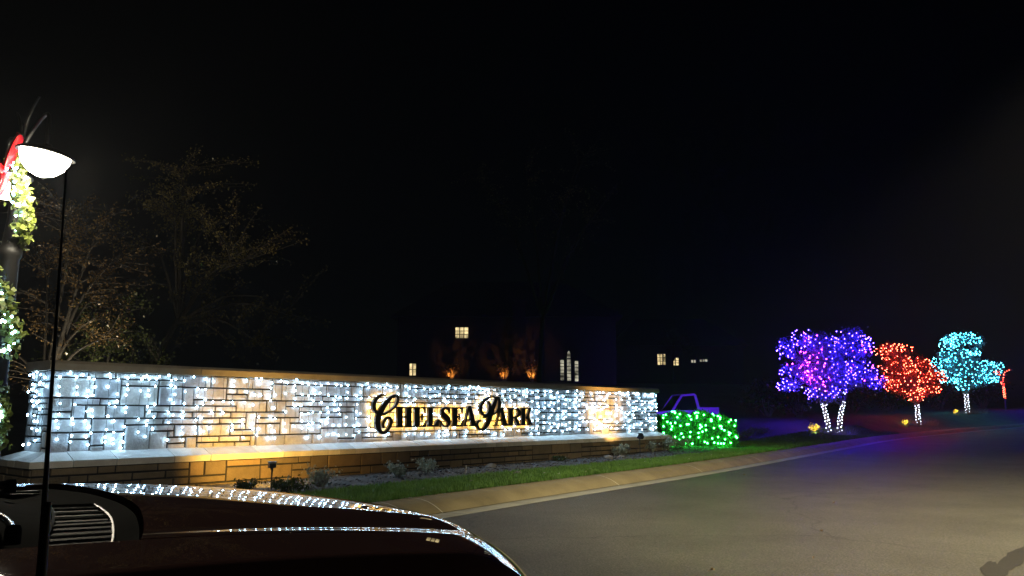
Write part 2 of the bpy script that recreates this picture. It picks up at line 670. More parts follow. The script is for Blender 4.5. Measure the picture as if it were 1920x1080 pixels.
# cap: lengths of stone with a chamfered top edge, a little proud of the face
cap = MB()
x = -.07
r = random.Random(31)
CP = .075
while x < WL + .07 - .01:
    x1 = min(x + 2.35, WL + .07)
    if WL + .07 - x1 < .5: x1 = WL + .07
    a, b = x + (.004 if x > 0 else 0), x1 - (.004 if x1 < WL else 0)
    pr = [(-CP, ZC), (-CP, ZT - .045), (-CP + .05, ZT), (WT + CP - .05, ZT), (WT + CP, ZT - .045), (WT + CP, ZC)]
    vs = [(a, y, z) for y, z in pr] + [(b, y, z) for y, z in pr]
    q = r.uniform(.88, 1.08)
    cap.add(vs, [(i, i + 6, (i + 1) % 6 + 6, (i + 1) % 6) for i in range(6)] + [(0, 1, 2, 3, 4, 5), (11, 10, 9, 8, 7, 6)], q)
    x = x1
cap.build('cap_stone', M['cap'], wall, tone=True)

# ================================================================== lettering: traced as wall coordinates, each letter its own body with a hidden amber backlight
LOFF, LDEP = .17, .055                              # front face and depth of a letter


def px_ray(px, py):
    th = math.radians(9.034)
    return Vector(((px - 960) / 1478, math.cos(th) - (540 - py) / 1478 * math.sin(th), math.sin(th) + (540 - py) / 1478 * math.cos(th)))


def on_wall(px, py, off=LOFF):
    d = px_ray(px, py)
    p0 = W0 + WN * off
    o = Vector((0, 0, EYE))
    t = (p0 - o).dot(WN) / d.dot(WN)
    h = o + d * t
    return ((h - W0).dot(WD), h.z)


sign = empty('sign_lettering', tuple(w2w(9.5, 0, 1.1)), PI / 2 - WA)
tag(sign, 'black raised CHELSEA PARK lettering with amber backlight on the stone wall', 'sign lettering')
SX0, SZ0 = 9.5, 1.1


def prism(mbx, poly, y0, y1):
    """poly in wall coordinates (s,z), y out from the wall"""
    n = len(poly)
    ar = sum(poly[i][0] * poly[(i + 1) % n][1] - poly[(i + 1) % n][0] * poly[i][1] for i in range(n))
    if ar < 0: poly = poly[::-1]
    b = len(mbx.v)
    mbx.add([(u - SX0, -y1, v - SZ0) for u, v in poly] + [(u - SX0, -y0, v - SZ0) for u, v in poly], [], 1.)
    for q in [list(range(n)), list(range(2 * n - 1, n - 1, -1))]:
        mbx.f.append([b + i for i in q]); mbx.t.append(1.); mbx.mi.append(0)
    for i in range(n):
        j = (i + 1) % n
        mbx.f.append([b + i, b + n + i, b + n + j, b + j]); mbx.t.append(1.); mbx.mi.append(1)


def ribbon(pts, per=5):
    """quads of a pen stroke (x, y, width)"""
    c = catmull(pts, per)
    L, Rr = [], []
    for i, p in enumerate(c):
        d = c[min(i + 1, len(c) - 1)] - c[max(i - 1, 0)]
        w = p.z / 2
        d = Vector((d.x, d.y)).normalized()
        L.append((p.x - d.y * w, p.y + d.x * w))
        Rr.append((p.x + d.y * w, p.y - d.x * w))
    return [[L[i], L[i + 1], Rr[i + 1], Rr[i]] for i in range(len(c) - 1)]


def R4(x0, y0, x1, y1): return [(x0, y0), (x1, y0), (x1, y1), (x0, y1)]


ser = lambda a, b, y: R4(a, y, b, y + .065)
LET = {
    'H': [R4(.1, 0, .42, 1), R4(.62, 0, .94, 1), R4(.42, .45, .62, .56), ser(0, .5, 0), ser(0, .5, .935), ser(.54, 1.04, 0), ser(.54, 1.04, .935)],
    'E': [R4(.1, 0, .48, 1), ser(0, .9, .935), [(.48, .0), (.9, 0), (1, .36), (.8, .12), (.48, .08)], [(.48, 1), (.9, 1), (.92, .68), (.78, .9), (.48, .92)],
          R4(.48, .45, .68, .55), R4(.64, .32, .72, .68), ser(0, .5, 0)],
    'L': [R4(.1, 0, .46, 1), ser(0, .56, .935), ser(0, .9, 0), [(.46, 0), (.9, 0), (1.02, .4), (.8, .36), (.62, .12), (.46, .08)]],
    'A': [[(.36, 1), (.62, 1), (.98, 0), (.64, 0)], [(.36, 1), (.46, .93), (.2, 0), (.08, 0)], R4(.26, .28, .7, .37), ser(-.03, .34, 0), ser(.52, 1.05, 0)],
    'R': [R4(.12, 0, .44, 1), ser(0, .56, 0), ser(0, .6, .935), [(.5, .5), (.72, .5), (1.0, 0), (.72, 0)], ser(.66, 1.04, 0)],
    'K': [R4(.1, 0, .42, 1), ser(0, .54, 0), ser(0, .54, .935), [(.42, .42), (.8, 1), (.92, 1), (.52, .36)], [(.5, .55), (.66, .62), (1.0, 0), (.68, 0)], ser(.62, 1.02, .935), ser(.6, 1.06, 0)],
    'S': [],
}
for q in ribbon([(.5, .96, .1), (.72, .92, .12), (.86, .74, .05)]) + ribbon([(.82, .86, .1), (.62, .955, .09), (.4, .93, .15), (.25, .78, .27), (.32, .62, .32), (.52, .5, .34), (.74, .37, .34), (.82, .22, .28), (.68, .07, .15), (.46, .035, .08), (.26, .12, .1), (.14, .3, .05)]) + [R4(.05, .0, .15, .34), R4(.84, .66, .92, 1)]:
    LET['S'].append(q)
for q in ribbon([(.42, .955, .09), (.7, .95, .1), (.9, .8, .24), (.9, .65, .24), (.7, .49, .12), (.42, .47, .09)]): LET['R'].append(q)
BOX = [('H', 742, 774, 763, 801.3), ('E', 775, 801, 763, 800.9), ('L', 801, 824.5, 763.2, 800.3), ('S', 824.5, 846.5, 763, 800.8), ('E', 847, 870, 763.5, 800), ('A', 868.5, 894, 761.5, 799.3),
       ('A', 927.5, 953, 764, 798.8), ('R', 951.5, 976, 765, 798.2), ('K', 975.5, 999, 765, 797.9)]
C_ST = [[(475, 128, 40), (370, 130, 50), (280, 190, 62), (215, 290, 78), (200, 390, 82), (230, 480, 75), (300, 548, 66), (400, 562, 56), (500, 520, 50), (620, 440, 46), (700, 350, 58), (738, 240, 58),
         (727, 165, 58), (670, 138, 55), (600, 172, 65), (510, 262, 88), (420, 382, 108), (350, 500, 122), (300, 620, 125), (282, 760, 118), (305, 880, 100), (370, 972, 80), (450, 962, 66), (530, 882, 60),
         (577, 780, 66), (582, 690, 66), (540, 640, 58), (475, 655, 58), (425, 725, 62), (405, 800, 62), (425, 875, 45)]]
P_ST = [[(685, 188, 26), (610, 195, 38), (520, 180, 45), (420, 190, 50), (320, 250, 56), (240, 350, 66), (212, 460, 72), (232, 555, 66), (300, 612, 52), (375, 590, 50), (422, 490, 54), (428, 370, 60), (400, 300, 52), (362, 300, 30)],
        [(592, 190, 60), (545, 330, 92), (495, 470, 102), (445, 620, 112), (392, 780, 102), (322, 905, 82), (240, 962, 62), (172, 930, 52), (130, 855, 56), (140, 785, 58), (190, 745, 52), (222, 775, 36)],
        [(592, 192, 50), (648, 250, 60), (656, 370, 72), (620, 500, 62), (540, 580, 52), (440, 612, 46), (340, 650, 52), (285, 682, 40)]]


def make_letter(polys):
    mbx = MB()
    for i, q in enumerate(polys):
        e = .0004 * (i % 7)
        prism(mbx, q, LOFF - LDEP - e, LOFF + e)
    o = mbx.build('letter', [M['letter'], M['letterside']], sign)
    # backlight: a strip of LED on the back, slightly smaller than the letter, shining on the wall
    bl = MB()
    for q in polys:
        c = Vector((sum(p[0] for p in q) / len(q), sum(p[1] for p in q) / len(q)))
        s = [c + (Vector(p) - c) * .8 for p in q]
        n = len(s)
        ar = sum(s[i].x * s[(i + 1) % n].y - s[(i + 1) % n].x * s[i].y for i in range(n))
        if ar > 0: s = s[::-1]
        bl.add([(p.x - SX0, -(LOFF - LDEP - .006), p.y - SZ0) for p in s], [tuple(range(n))])
    b = bl.build('led_backlight', M['amber_led'], o)
    return o


def tr_px(polys, ox, oy, sc):
    return [[on_wall(ox + x / sc, oy + y / sc) for x, y in q] for q in polys]


make_letter(tr_px([q for st in C_ST for q in ribbon(st)], 685, 730, 12.))
for ch, x0, x1, y0, y1 in BOX[:6]:
    make_letter([[on_wall(x0 + (x1 - x0) * u, y1 + (y0 - y1) * v) for u, v in q] for q in LET[ch]])
make_letter(tr_px([q for st in P_ST for q in ribbon(st)], 885, 730, 12.71))
for ch, x0, x1, y0, y1 in BOX[6:]:
    make_letter([[on_wall(x0 + (x1 - x0) * u, y1 + (y0 - y1) * v) for u, v in q] for q in LET[ch]])

# ================================================================== curtains of cool white lights hung from the cap
WB = bulb_mesh('white_bulb', .0155, M['white_bulb'], 1.2)
WB2 = bulb_mesh('white_bulb_small', .012, M['white_bulb'], 1.2)
S_C, S_P0, S_K = on_wall(700, 780)[0], on_wall(893, 780)[0], on_wall(1000, 780)[0]
cuts = [.05, on_wall(270, 780)[0], on_wall(400, 780)[0], on_wall(560, 780)[0], S_C, S_P0, S_K, on_wall(1065, 780)[0], on_wall(1150, 780)[0], WL - .04]
CL = ['cool white curtain lights at the antenna end of the stone wall front',
      'cool white curtain lights on plain grey stone just before the first amber spotlit patch',
      'white curtain lights washed amber by the spotlight nearer the car hood',
      'cool white curtain lights between the first amber patch and the letter C',
      'white curtain lights hanging behind the word CHELSEA',
      'white curtain lights hanging behind the word PARK',
      'cool white curtain lights between the letter K and the second amber patch',
      'white curtain lights washed amber by the spotlight near the shrubs',
      'dense white curtain lights at the wall end next to the green lit hedge']


def curtain(label, n_str, place, z_hi, z_lo, loc, rz, seed, keep=1.):
    rr = random.Random(seed)
    t = empty('curtain_lights', loc, rz)
    tag(t, label, 'string lights', 'curtain lights covering the wall')
    cd_ = MB()
    pts = []
    top = [place(i / 12, .045, z_hi + .01 * math.sin(i * 2.1)) for i in range(13)]
    cd_.tube(top, .004, 4)
    for i in range(n_str):
        u = (i + .5 + rr.uniform(-.38, .38)) / n_str
        ln = rr.uniform(.9, 1.) * (z_hi - z_lo)
        zz = z_hi
        a = [place(u, .045, z_hi)]
        du = rr.uniform(-.012, .012)
        k = 0
        while True:
            st = rr.uniform(.07, .23)
            zz -= st if k else rr.uniform(.02, .08)
            k += 1
            if zz < z_hi - ln: break
            p = place(min(.995, max(.005, u + (du * k * .35 + rr.uniform(-.02, .02)) * 4 / n_str)), .03 + rr.uniform(-.008, .03), zz)
            a.append(p)
            ahead = seed in (104, 105) and .98 < p[2] < 1.5 and rr.random() < .6      # few bulbs hang before the letters
            if rr.random() < keep and not ahead: pts.append((p[0] + rr.uniform(-.012, .012), p[1], p[2] - .01))
        if len(a) > 1: cd_.tube(a, .0032, 4)
    for i in range(max(2, n_str)):
        if rr.random() < .62: continue
        p = place((i + rr.random()) / max(2, n_str), .05, z_hi + rr.uniform(-.035, .015))
        pts.append((p[0], p[1], p[2]))
    cd_.build('cord', M['wire'], t)
    put_bulbs(t, WB, pts[::2], 50)
    put_bulbs(t, WB2, pts[1::2], 50)
    return t


for i, lab in enumerate(CL):
    a, b = cuts[i], cuts[i + 1]
    n_str = max(4, round((b - a) / .165))
    curtain(lab, n_str, lambda u, o, z, L=b - a: (u * L, -o - .02, z), ZC - .03, ZS + .02, tuple(w2w(a, 0, 0)), PI / 2 - WA, 100 + i, (.95, .92, .75, .95, .95, .95, .85, .75, .85)[i])
c0 = w2w(0, 0, 0)
curtain('white curtain lights on the short end face of the wall beside the lamp', 6, lambda u, o, z: (-o - .02, .04 + u * (WT - .1), z), ZC - .03, ZS + .02, (W0.x, W0.y, 0), PI / 2 - WA, 300, .6)


# ================================================================== ground spotlights (lamps in housings
def spot_fixture(loc, aim, label, energy, col, lensmat, h=.42, size=.07, group=None, blend=.8, cone=75):
    t = empty('ground_spotlight', loc)
    tag(t, label, 'spotlight', group)
    st = MB()
    st.tube([(0, 0, -.1), (0, 0, h)], .012, 8)
    st.build('stake', M['black'], t)
    d = (Vector(aim) - Vector(loc) - Vector((0, 0, h)))
    q = d.to_track_quat('-Z', 'Y').to_matrix().to_4x4()
    q.translation = Vector((0, 0, h + size * .9))
    hs = MB()
    s = size
    hs.add([q @ Vector(p) for p in ((-s, -s * .7, 0), (s, -s * .7, 0), (s, s * .7, 0), (-s, s * .7, 0), (-s * .75, -s * .5, s * 1.1), (s * .75, -s * .5, s * 1.1), (s * .75, s * .5, s * 1.1), (-s * .75, s * .5, s * 1.1))],
           [(0, 1, 5, 4), (1, 2, 6, 5), (2, 3, 7, 6), (3, 0, 4, 7), (4, 5, 6, 7)])
    hs.box((-s * 1.05, s * .7, -.04), (s * 1.05, s * .76, s * .3), mtx=q)
    hs.build('housing', M['black'], t)
    br = MB()
    br.box((-.02, -.02, h - .015), (.02, .02, h + size * .5))
    br.build('bracket', M['black'], t)
    ln = MB()
    ln.add([q @ Vector(p) for p in ((-s * .9, -s * .62, .01), (s * .9, -s * .62, .01), (s * .9, s * .62, .01), (-s * .9, s * .62, .01))], [(3, 2, 1, 0)])
    ln.build('lens', lensmat, t)
    lt = bpy.data.lights.new('spot_lamp', 'SPOT')
    lt.energy = energy
    lt.color = col
    lt.spot_size = math.radians(cone)
    lt.spot_blend = blend
    lt.shadow_soft_size = .03
    lo = bpy.data.objects.new('spot_lamp', lt)
    lo.parent = t
    lo.location = q @ Vector((0, 0, -.02))
    lo.rotation_euler = d.to_track_quat('-Z', 'Y').to_euler()
    COL.objects.link(lo)
    return t


def gpt(px, py, z):
    d = px_ray(px, py)
    t = (z - EYE) / d.z
    return Vector((0, 0, EYE)) + d * t


def depth_pt(px, py, Y):
    d = px_ray(px, py)
    return Vector((0, 0, EYE)) + d * (Y / d.y)


fa = gpt(508, 925, GZ)
sa = (fa - W0).dot(WD)
spot_fixture((fa.x, fa.y, GZ), w2w(sa + .75, .1, .7), 'black ground spotlight on a stake shining amber on the wall before the hood', 480, (1, .55, .1), M['lens'], .37, .065, 'amber ground spotlights', cone=108, blend=1)
fb = w2w(14.35, 1.25, 0)
sb = (fb - W0).dot(WD)
spot_fixture((fb.x, fb.y, GZ + .03), w2w(sb + .1, .1, 1.4), 'black ground spotlight on a stake among the shrubs at the far wall end', 420, (1, .52, .12), M['lens'], .5, .09, 'amber ground spotlights', cone=96, blend=1)


# ================================================================== leafy things
def bush(name, label, cat, loc, rx, h, n, leaf, m, group=None, up=.4, stems=9, box=None, part='foliage'):
    t = empty(name, loc)
    tag(t, label, cat, group)
    st = MB()
    ends = []
    for i in range(stems):
        a = rnd.uniform(0, 2 * PI)
        rr = rx * math.sqrt(rnd.random()) * .9
        e = Vector((rr * math.cos(a), rr * math.sin(a), h * rnd.uniform(.55, .98)))
        if box: e = Vector((rnd.uniform(-.48, .48) * box[0], rnd.uniform(-.45, .45) * box[1], h * rnd.uniform(.6, .95)))
        ends.append(e)
        b0 = Vector((e.x * .08, e.y * .08, -.03)) if not box else Vector((e.x, e.y, -.03))
        st.tube([b0, b0.lerp(e, .5) + Vector((0, 0, h * .08)), e], [.012 * max(h, .3) + .003, .007 * max(h, .3) + .002, .003], 5)
    st.build('stem', M['bark'], t)
    if box:
        P = NR.rand(n, 3) - .5
        k = n * 3 // 4                              # most leaves sit in the clipped outer skin
        ax = NR.choice(3, k, p=[.36, .22, .42])
        sg = np.sign(NR.rand(k) - .5)
        P[np.arange(k), ax] = sg * .5
        P = P * [box[0], box[1], h] + [0, 0, h / 2]
        P += NR.normal(scale=.035, size=P.shape)
        lump = .84 + .16 * np.abs(np.sin(P[:, 0] * 3.1 + .7)) + .04 * np.sin(P[:, 0] * 9)
        edge = np.clip((box[0] / 2 - P[:, 0]) / .5, 0, 1) ** .5         # rounds off towards the far end
        P[:, 2] *= lump * (.72 + .28 * edge)
        P[:, 1] *= .86 + .2 * np.abs(np.sin(P[:, 0] * 3.1 + .7)) - .12 * (P[:, 2] / h) ** 2
        P[:, 0] *= 1 - .05 * (P[:, 2] / h) ** 2
    else:
        E = np.array([e[:] for e in ends])
        i = NR.randint(0, len(E), n)
        f = NR.rand(n)[:, None] ** .5
        P = E[i] * (.35 + .65 * f) + NR.normal(scale=1, size=(n, 3)) * [rx * .2, rx * .2, h * .12]
        P[:, 2] = np.abs(P[:, 2])
    V, F = leaf_quads(P, leaf, up=up)
    np_mesh(part, V, F, m, t)
    return t


def tree(name, label, loc, fork_h, blobs, n_leaf, leaf, m_leaf, m_bark, trunk_r=.09, trunks=((0, 0),), group=None, n_twig=90, seed=1, lean=(0, 0), limbs=9):
    """trunk(s), limbs to each lobe of the crown, twigs; leaves gather on the twigs. returns (thing, twig list, trunk paths)"""
    r = random.Random(seed)
    t = empty(name, loc)
    tag(t, label, 'tree', group)
    tr = MB()
    tp = []
    forks = []
    for (bx, by) in trunks:
        f = Vector((lean[0] * .6 + bx * 2.1, lean[1] * .6 + by * .7, fork_h))
        pts = [Vector((bx, by, -.15)), Vector((bx * 1.1 + lean[0] * .12, by + lean[1] * .12, fork_h * .33)), Vector((bx * 1.45 + lean[0] * .34, by + lean[1] * .34, fork_h * .68)), f]
        c = catmull(pts, 5)
        tr.tube(c, [trunk_r * (1.25 - .55 * i / len(c)) for i in range(len(c))], 9)
        tp.append(c)
        forks.append(f)
    tr.build('trunk', m_bark, t, True)
    cr = MB()
    tw = []
    weights = [b[3] * b[4] * b[5] for b in blobs]
    lim = []
    for i in range(limbs):
        b = blobs[i % len(blobs)]
        f = r.choice(forks)
        e = Vector((b[0] + r.uniform(-.5, .5) * b[3], b[1] + r.uniform(-.5, .5) * b[4], b[2] + r.uniform(-.2, .6) * b[5]))
        mid = f.lerp(e, .5) + Vector((0, 0, .12 * (e - f).length)) + Vector((r.uniform(-.1, .1), r.uniform(-.1, .1), 0))
        c = catmull([f - Vector((0, 0, .12)), mid, e], 5)
        cr.tube(c, [trunk_r * (.62 - .47 * k / (len(c) - 1)) for k in range(len(c))], 6)
        lim.append(c)
        tw.append(c)
    for i in range(n_twig):
        b = r.choices(blobs, weights)[0]
        while True:
            d = Vector((r.uniform(-1, 1), r.uniform(-1, 1), r.uniform(-1, 1)))
            if d.length < 1: break
        d = d.normalized() * d.length ** .45
        e = Vector((b[0] + d.x * b[3], b[1] + d.y * b[4], b[2] + d.z * b[5]))
        best = min((p for c in lim for p in c[2:]), key=lambda p: (p - e).length + max(0, p.z - e.z) * .8 + r.uniform(0, .25))
        mid = best.lerp(e, .5) + Vector((r.uniform(-.1, .1), r.uniform(-.1, .1), r.uniform(0, .14) * (e - best).length))
        c = catmull([best, mid, e], 4)
        cr.tube(c, [trunk_r * (.16 - .11 * k / (len(c) - 1)) for k in range(len(c))], 4, False)
        tw.append(c)
    crown = cr.build('branches', m_bark, t, True)
    T = np.array([p[:] for c in tw[limbs:] for p in c[1:]])
    i = NR.randint(0, len(T), n_leaf)
    P = T[i] + NR.normal(scale=leaf * 1.35, size=(n_leaf, 3))
    V, F = leaf_quads(P, leaf)
    np_mesh('foliage', V, F, m_leaf, t)
    return t, tw, tp


def string_on(label, loc, groups, group, cordpaths):
    """a string of lights wound in a tree: groups = [(bulb mesh, points, how many stay single parts)]"""
    t = empty('string_lights', loc)
    tag(t, label, 'string lights', group)
    c = MB()
    for p in cordpaths: c.tube(p, .006, 4, False)
    c.build('cord', M['wire'], t)
    for me, pts, lim in groups: put_bulbs(t, me, pts, lim)
    return t


def twig_points(tw, step, off, seed, keep=None):
    r = random.Random(seed)
    out = []
    for c in tw:
        L = sum((b - a).length for a, b in zip(c[:-1], c[1:]))
        n = max(1, int(L / step))
        for k in range(n):
            f = (k + r.random()) / n * (len(c) - 1)
            i = min(int(f), len(c) - 2)
            p = c[i].lerp(c[i + 1], f - i) + Vector((r.uniform(-off, off), r.uniform(-off, off), r.uniform(-off, off)))
            if keep is None or keep(p): out.append(p)
    r.shuffle(out)
    return out


def swags(blobs, rows, step, seed, wob=.12):
    """strings looped in rows round the outside of each crown lobe"""
    r = random.Random(seed)
    out, paths = [], []
    for b in blobs:
        for k in range(rows):
            z = -.8 + 1.6 * (k + .5) / rows
            q = math.sqrt(max(.05, 1 - z * z))
            n = max(5, int(2 * PI * q * (b[3] + b[4]) / 2 / step))
            ph = r.uniform(0, 6)
            path = []
            for j in range(n + 1):
                a = 2 * PI * j / n + ph
                w = 1 + r.uniform(-wob, wob)
                p = Vector((b[0] + b[3] * q * w * math.cos(a), b[1] + b[4] * q * w * math.sin(a), b[2] + b[5] * (z + .12 * math.sin(3 * a + ph) + .2 * j / n)))
                path.append(p)
                if r.random() < .85: out.append(p + Vector((r.uniform(-.04, .04), r.uniform(-.04, .04), r.uniform(-.05, .03))))
            paths.append(path)
    r.shuffle(out)
    return out, paths


def wrap(paths, r0, r1, step, seed, z0=.08, z1=9):
    r = random.Random(seed)
    out, cord = [], []
    for c in paths:
        w = r.uniform(0, 6)
        cc = []
        N = 40
        for k in range(N):
            f = k / (N - 1) * (len(c) - 1)
            i = min(int(f), len(c) - 2)
            p = c[i].lerp(c[i + 1], f - i)
            rad = r0 + (r1 - r0) * k / N
            w += 1.75 + r.uniform(-.15, .15)
            q = p + Vector((rad * math.cos(w), rad * math.sin(w), 0))
            if z0 < q.z < z1:
                out.append(q)
                cc.append(q)
        cord.append(cc)
    return out, cord


# ------------------------------------------------------------------ the lit trees along the bank
BB = bulb_mesh('blue_bulb', .0215, M['blue_bulb'])
PB = bulb_mesh('purple_bulb', .0215, M['purple_bulb'])
RB = bulb_mesh('red_bulb', .0225, M['red_bulb'])
CB = bulb_mesh('cyan_bulb', .025, M['cyan_bulb'])
TB = bulb_mesh('trunk_bulb', .027, M['trunk_bulb'])
GB = bulb_mesh('green_bulb', .027, M['green_bulb'])
GT = 'trees wound with coloured lights along the road'
GL = 'coloured light strings in the roadside trees'


def base_pt(px, Y):
    X = (px - 960) / 1478 * Y / 1.012 * 1.0
    p = depth_pt(px, 790, Y)
    return (p.x, p.y, ground(p.x, p.y))


b1 = base_pt(1562, 39)
blobs1 = [(-1.34, 0.00, 4.63, 0.47, 0.40, 0.55), (-2.14, 0.00, 4.06, 0.38, 0.40, 0.51), (-0.45, 0.00, 4.14, 0.90, 0.71, 0.78), (1.15, 0.00, 4.49, 0.80, 0.64, 0.65), (1.93, 0.00, 4.28, 0.24, 0.40, 0.51), (-0.05, 0.00, 2.94, 1.29, 1.04, 0.76), (-1.66, 0.00, 2.94, 0.76, 0.60, 0.60), (-2.14, 0.00, 2.33, 0.52, 0.41, 0.25), (1.50, 0.00, 2.99, 0.76, 0.60, 0.58), (2.30, 0.00, 2.51, 0.42, 0.40, 0.39), (-0.45, 0.00, 2.03, 0.80, 0.64, 0.37)]
t1, tw1, tp1 = tree('lit_tree', 'broad twin trunked tree glowing blue and violet, the largest of the lit trees', b1, 1.45, blobs1, 17000, .1, M['leaf_pale'], M['bark'], .085, ((-.2, .1), (.24, -.12)), GT, 230, 7, limbs=15)
sw, pa = swags(blobs1, 4, .36, 5, .08)
tq = twig_points(tw1, 1.7, .06, 9)
viol = lambda p: (p.x < -.35 and p.z < 4.2 and p.x > -1.7 and p.z - 2.3 > (p.x + .35) * -.9 - .6)
allp = sw + tq[:95]
rnd.shuffle(allp)
wp, wc = wrap(tp1, .115, .085, .1, 12, .05, 1.5)
string_on('blue and violet light string wound through the largest tree', b1, [(BB, [p for i_, p in enumerate(allp) if not viol(p) and i_ % 14], 65), (PB, [p for i_, p in enumerate(allp) if viol(p) or not i_ % 14], 35)], GL, pa)
string_on('white light string wrapped round the twin trunks of the blue tree', b1, [(TB, wp + twig_points(tw1[:15], .16, .05, 77, lambda p: p.z < 2.5)[:45], 100)], 'white light strings round the tree trunks', wc)

b2 = base_pt(1722, 49)
blobs2 = [(-1.91, 0.00, 4.52, 0.41, 0.40, 0.34), (-1.27, 0.00, 4.75, 0.65, 0.52, 0.32), (-0.33, 0.00, 4.72, 0.33, 0.40, 0.23), (-1.07, 0.00, 3.58, 1.00, 0.80, 0.81), (0.27, 0.00, 3.58, 0.83, 0.66, 0.64), (1.10, 0.00, 2.91, 0.83, 0.66, 0.49), (-2.01, 0.00, 2.71, 0.35, 0.40, 0.32), (-0.74, 0.00, 2.41, 1.12, 0.90, 0.49), (0.77, 0.00, 2.17, 0.77, 0.62, 0.26), (-0.07, 0.00, 1.74, 0.48, 0.40, 0.34)]
t2, tw2, tp2 = tree('lit_tree', 'tree glowing red between the blue tree and the turquoise tree', b2, 1.35, blobs2, 8500, .1, M['leaf_red'], M['bark'], .1, ((0, 0),), GT, 190, 17, limbs=13)
sw, pa = swags(blobs2, 3, .33, 25, .08)
tq = twig_points(tw2, 2., .06, 29)
allp = sw + tq[:95]
rnd.shuffle(allp)
wp, wc = wrap(tp2, .14, .11, .1, 32, .05, 1.3)
string_on('red light string wound through the middle lit tree', b2, [(RB, allp, 100)], GL, pa)
string_on('white light string wrapped round the trunk of the red tree', b2, [(TB, wp, 100)], 'white light strings round the tree trunks', wc)

b3 = base_pt(1816, 57)
blobs3 = [(-0.96, 0.00, 5.29, 0.45, 0.40, 0.23), (0.23, 0.00, 5.18, 1.23, 0.99, 0.34), (-1.01, 0.00, 4.82, 0.65, 0.52, 0.30), (-0.54, 0.00, 4.28, 1.03, 0.82, 0.40), (0.88, 0.00, 4.32, 0.36, 0.40, 0.22), (-0.04, 0.00, 3.35, 1.78, 1.43, 0.57), (1.95, 0.00, 3.15, 0.58, 0.47, 0.64), (-1.60, 0.00, 3.66, 0.65, 0.52, 0.46), (0.62, 0.00, 2.49, 1.43, 1.15, 0.50), (1.79, 0.00, 2.41, 0.69, 0.55, 0.30), (-1.17, 0.00, 2.37, 0.62, 0.49, 0.27), (-0.16, 0.00, 1.91, 0.48, 0.40, 0.30), (0.10, 0.00, 5.62, 0.80, 0.70, 0.22), (-1.75, 0.00, 2.90, 0.45, 0.45, 0.30), (2.35, 0.00, 3.30, 0.40, 0.40, 0.55)]
t3, tw3, tp3 = tree('lit_tree', 'tree glowing turquoise beyond the red tree', b3, 1.45, blobs3, 9000, .11, M['leaf_pale'], M['bark'], .11, ((0, 0),), GT, 190, 27, limbs=14)
sw, pa = swags(blobs3, 3, .36, 35, .08)
tq = twig_points(tw3, 2., .06, 39)
allp = sw + tq[:95]
rnd.shuffle(allp)
wp, wc = wrap(tp3, .15, .12, .1, 42, .05, 1.45)
string_on('turquoise light string wound through the tree beyond the red one', b3, [(CB, allp, 100)], GL, pa)
string_on('white light string wrapped round the trunk of the turquoise tree', b3, [(TB, wp, 100)], 'white light strings round the tree trunks', wc)

b4 = base_pt(1888, 66)
blobs4 = [(-.5, 0, 3.0, .4, .4, .5), (.35, 0, 2.9, .4, .4, .6), (-.1, 0, 2.5, .4, .4, .5)]
t4, tw4, tp4 = tree('lit_tree', 'bare young tree with thin red wrapped branches behind the turquoise tree', b4, 1.9, blobs4, 200, .1, M['leaf_red'], M['bark'], .06, ((0, 0),), GT, 8, 47, limbs=4)
wp, wc = wrap(tp4, .08, .06, .1, 48, .9, 3)
string_on('sparse red light string on the bare young tree', b4, [(RB, wp + twig_points(tw4, .25, .03, 49), 100)], GL, wc)
b5 = base_pt(1972, 62)
blobs5 = [(0, 0, 3.2, 1.3, 1.2, 1.1), (-.3, 0, 2.6, 1.1, 1.1, .7)]
t5, tw5, tp5 = tree('lit_tree', 'violet lit tree mostly cut off by the picture edge', b5, 1.4, blobs5, 2500, .11, M['leaf_pale'], M['bark'], .1, ((0, 0),), GT, 70, 57, limbs=7)
sw, pa = swags(blobs5, 4, .33, 55)
string_on('violet light string in the tree cut off by the picture edge', b5, [(BB, sw, 100)], GL, pa)

# plants at the foot of the lit trees: dry grasses and a yellow leaf plant in a small assumed spotlight
for (bp, lab, w) in ((b1, 'dry ornamental grass at the foot of the blue tree', .8), (b2, 'dry ornamental grass at the foot of the red tree', .75), (b3, 'dry ornamental grass at the foot of the turquoise tree', .9)):
    t = empty('ornamental_grass', (bp[0] + .1, bp[1] - .35, bp[2]))
    tag(t, lab, 'plant', 'dry grasses under the lit trees')
    n = 420
    a = NR.rand(n) * 2 * PI
    rr = np.sqrt(NR.rand(n)) * w
    B = np.stack([rr * np.cos(a) * 1.15, rr * np.sin(a) * .6, np.zeros(n)], 1)
    hgt = .16 + .3 * NR.rand(n)
    Tn = B + np.stack([np.cos(a) * .16 + NR.normal(scale=.08, size=n), np.sin(a) * .16, hgt], 1)
    sd = np.stack([-np.sin(a), np.cos(a), 0 * a], 1) * .008
    V = np.stack([B - sd, B + sd, Tn], 1).reshape(-1, 3)
    np_mesh('blades', V, np.arange(3 * n).reshape(n, 3), M['straw'], t)
for (px, Y, lab, lab2) in ((1525, 38.2, 'small yellow leafed shrub lit beside the blue tree', 'assumed small spotlight aimed at the yellow shrub by the blue tree'),
                           (1696, 48.2, 'small yellow leafed shrub lit beside the red tree', 'assumed small spotlight aimed at the yellow shrub by the red tree'),
                           (1792, 56.2, 'small yellow leafed shrub lit beside the turquoise tree', 'assumed small spotlight aimed at the yellow shrub by the turquoise tree')):
    q = base_pt(px, Y)
    sz = .23 if Y < 40 else .17
    bush('yellow_shrub', lab, 'shrub', q, sz, .42 if Y < 40 else .3, 110, .13, M['leaf_yellow'], 'yellow shrubs in spotlights')
    spot_fixture((q[0] - .15, q[1] - .75, ground(q[0] - .15, q[1] - .75)), (q[0], q[1], q[2] + .25), lab2, 130, (1, .85, .3), M['lens'], .06, .035, 'assumed small shrub spotlights', cone=60)

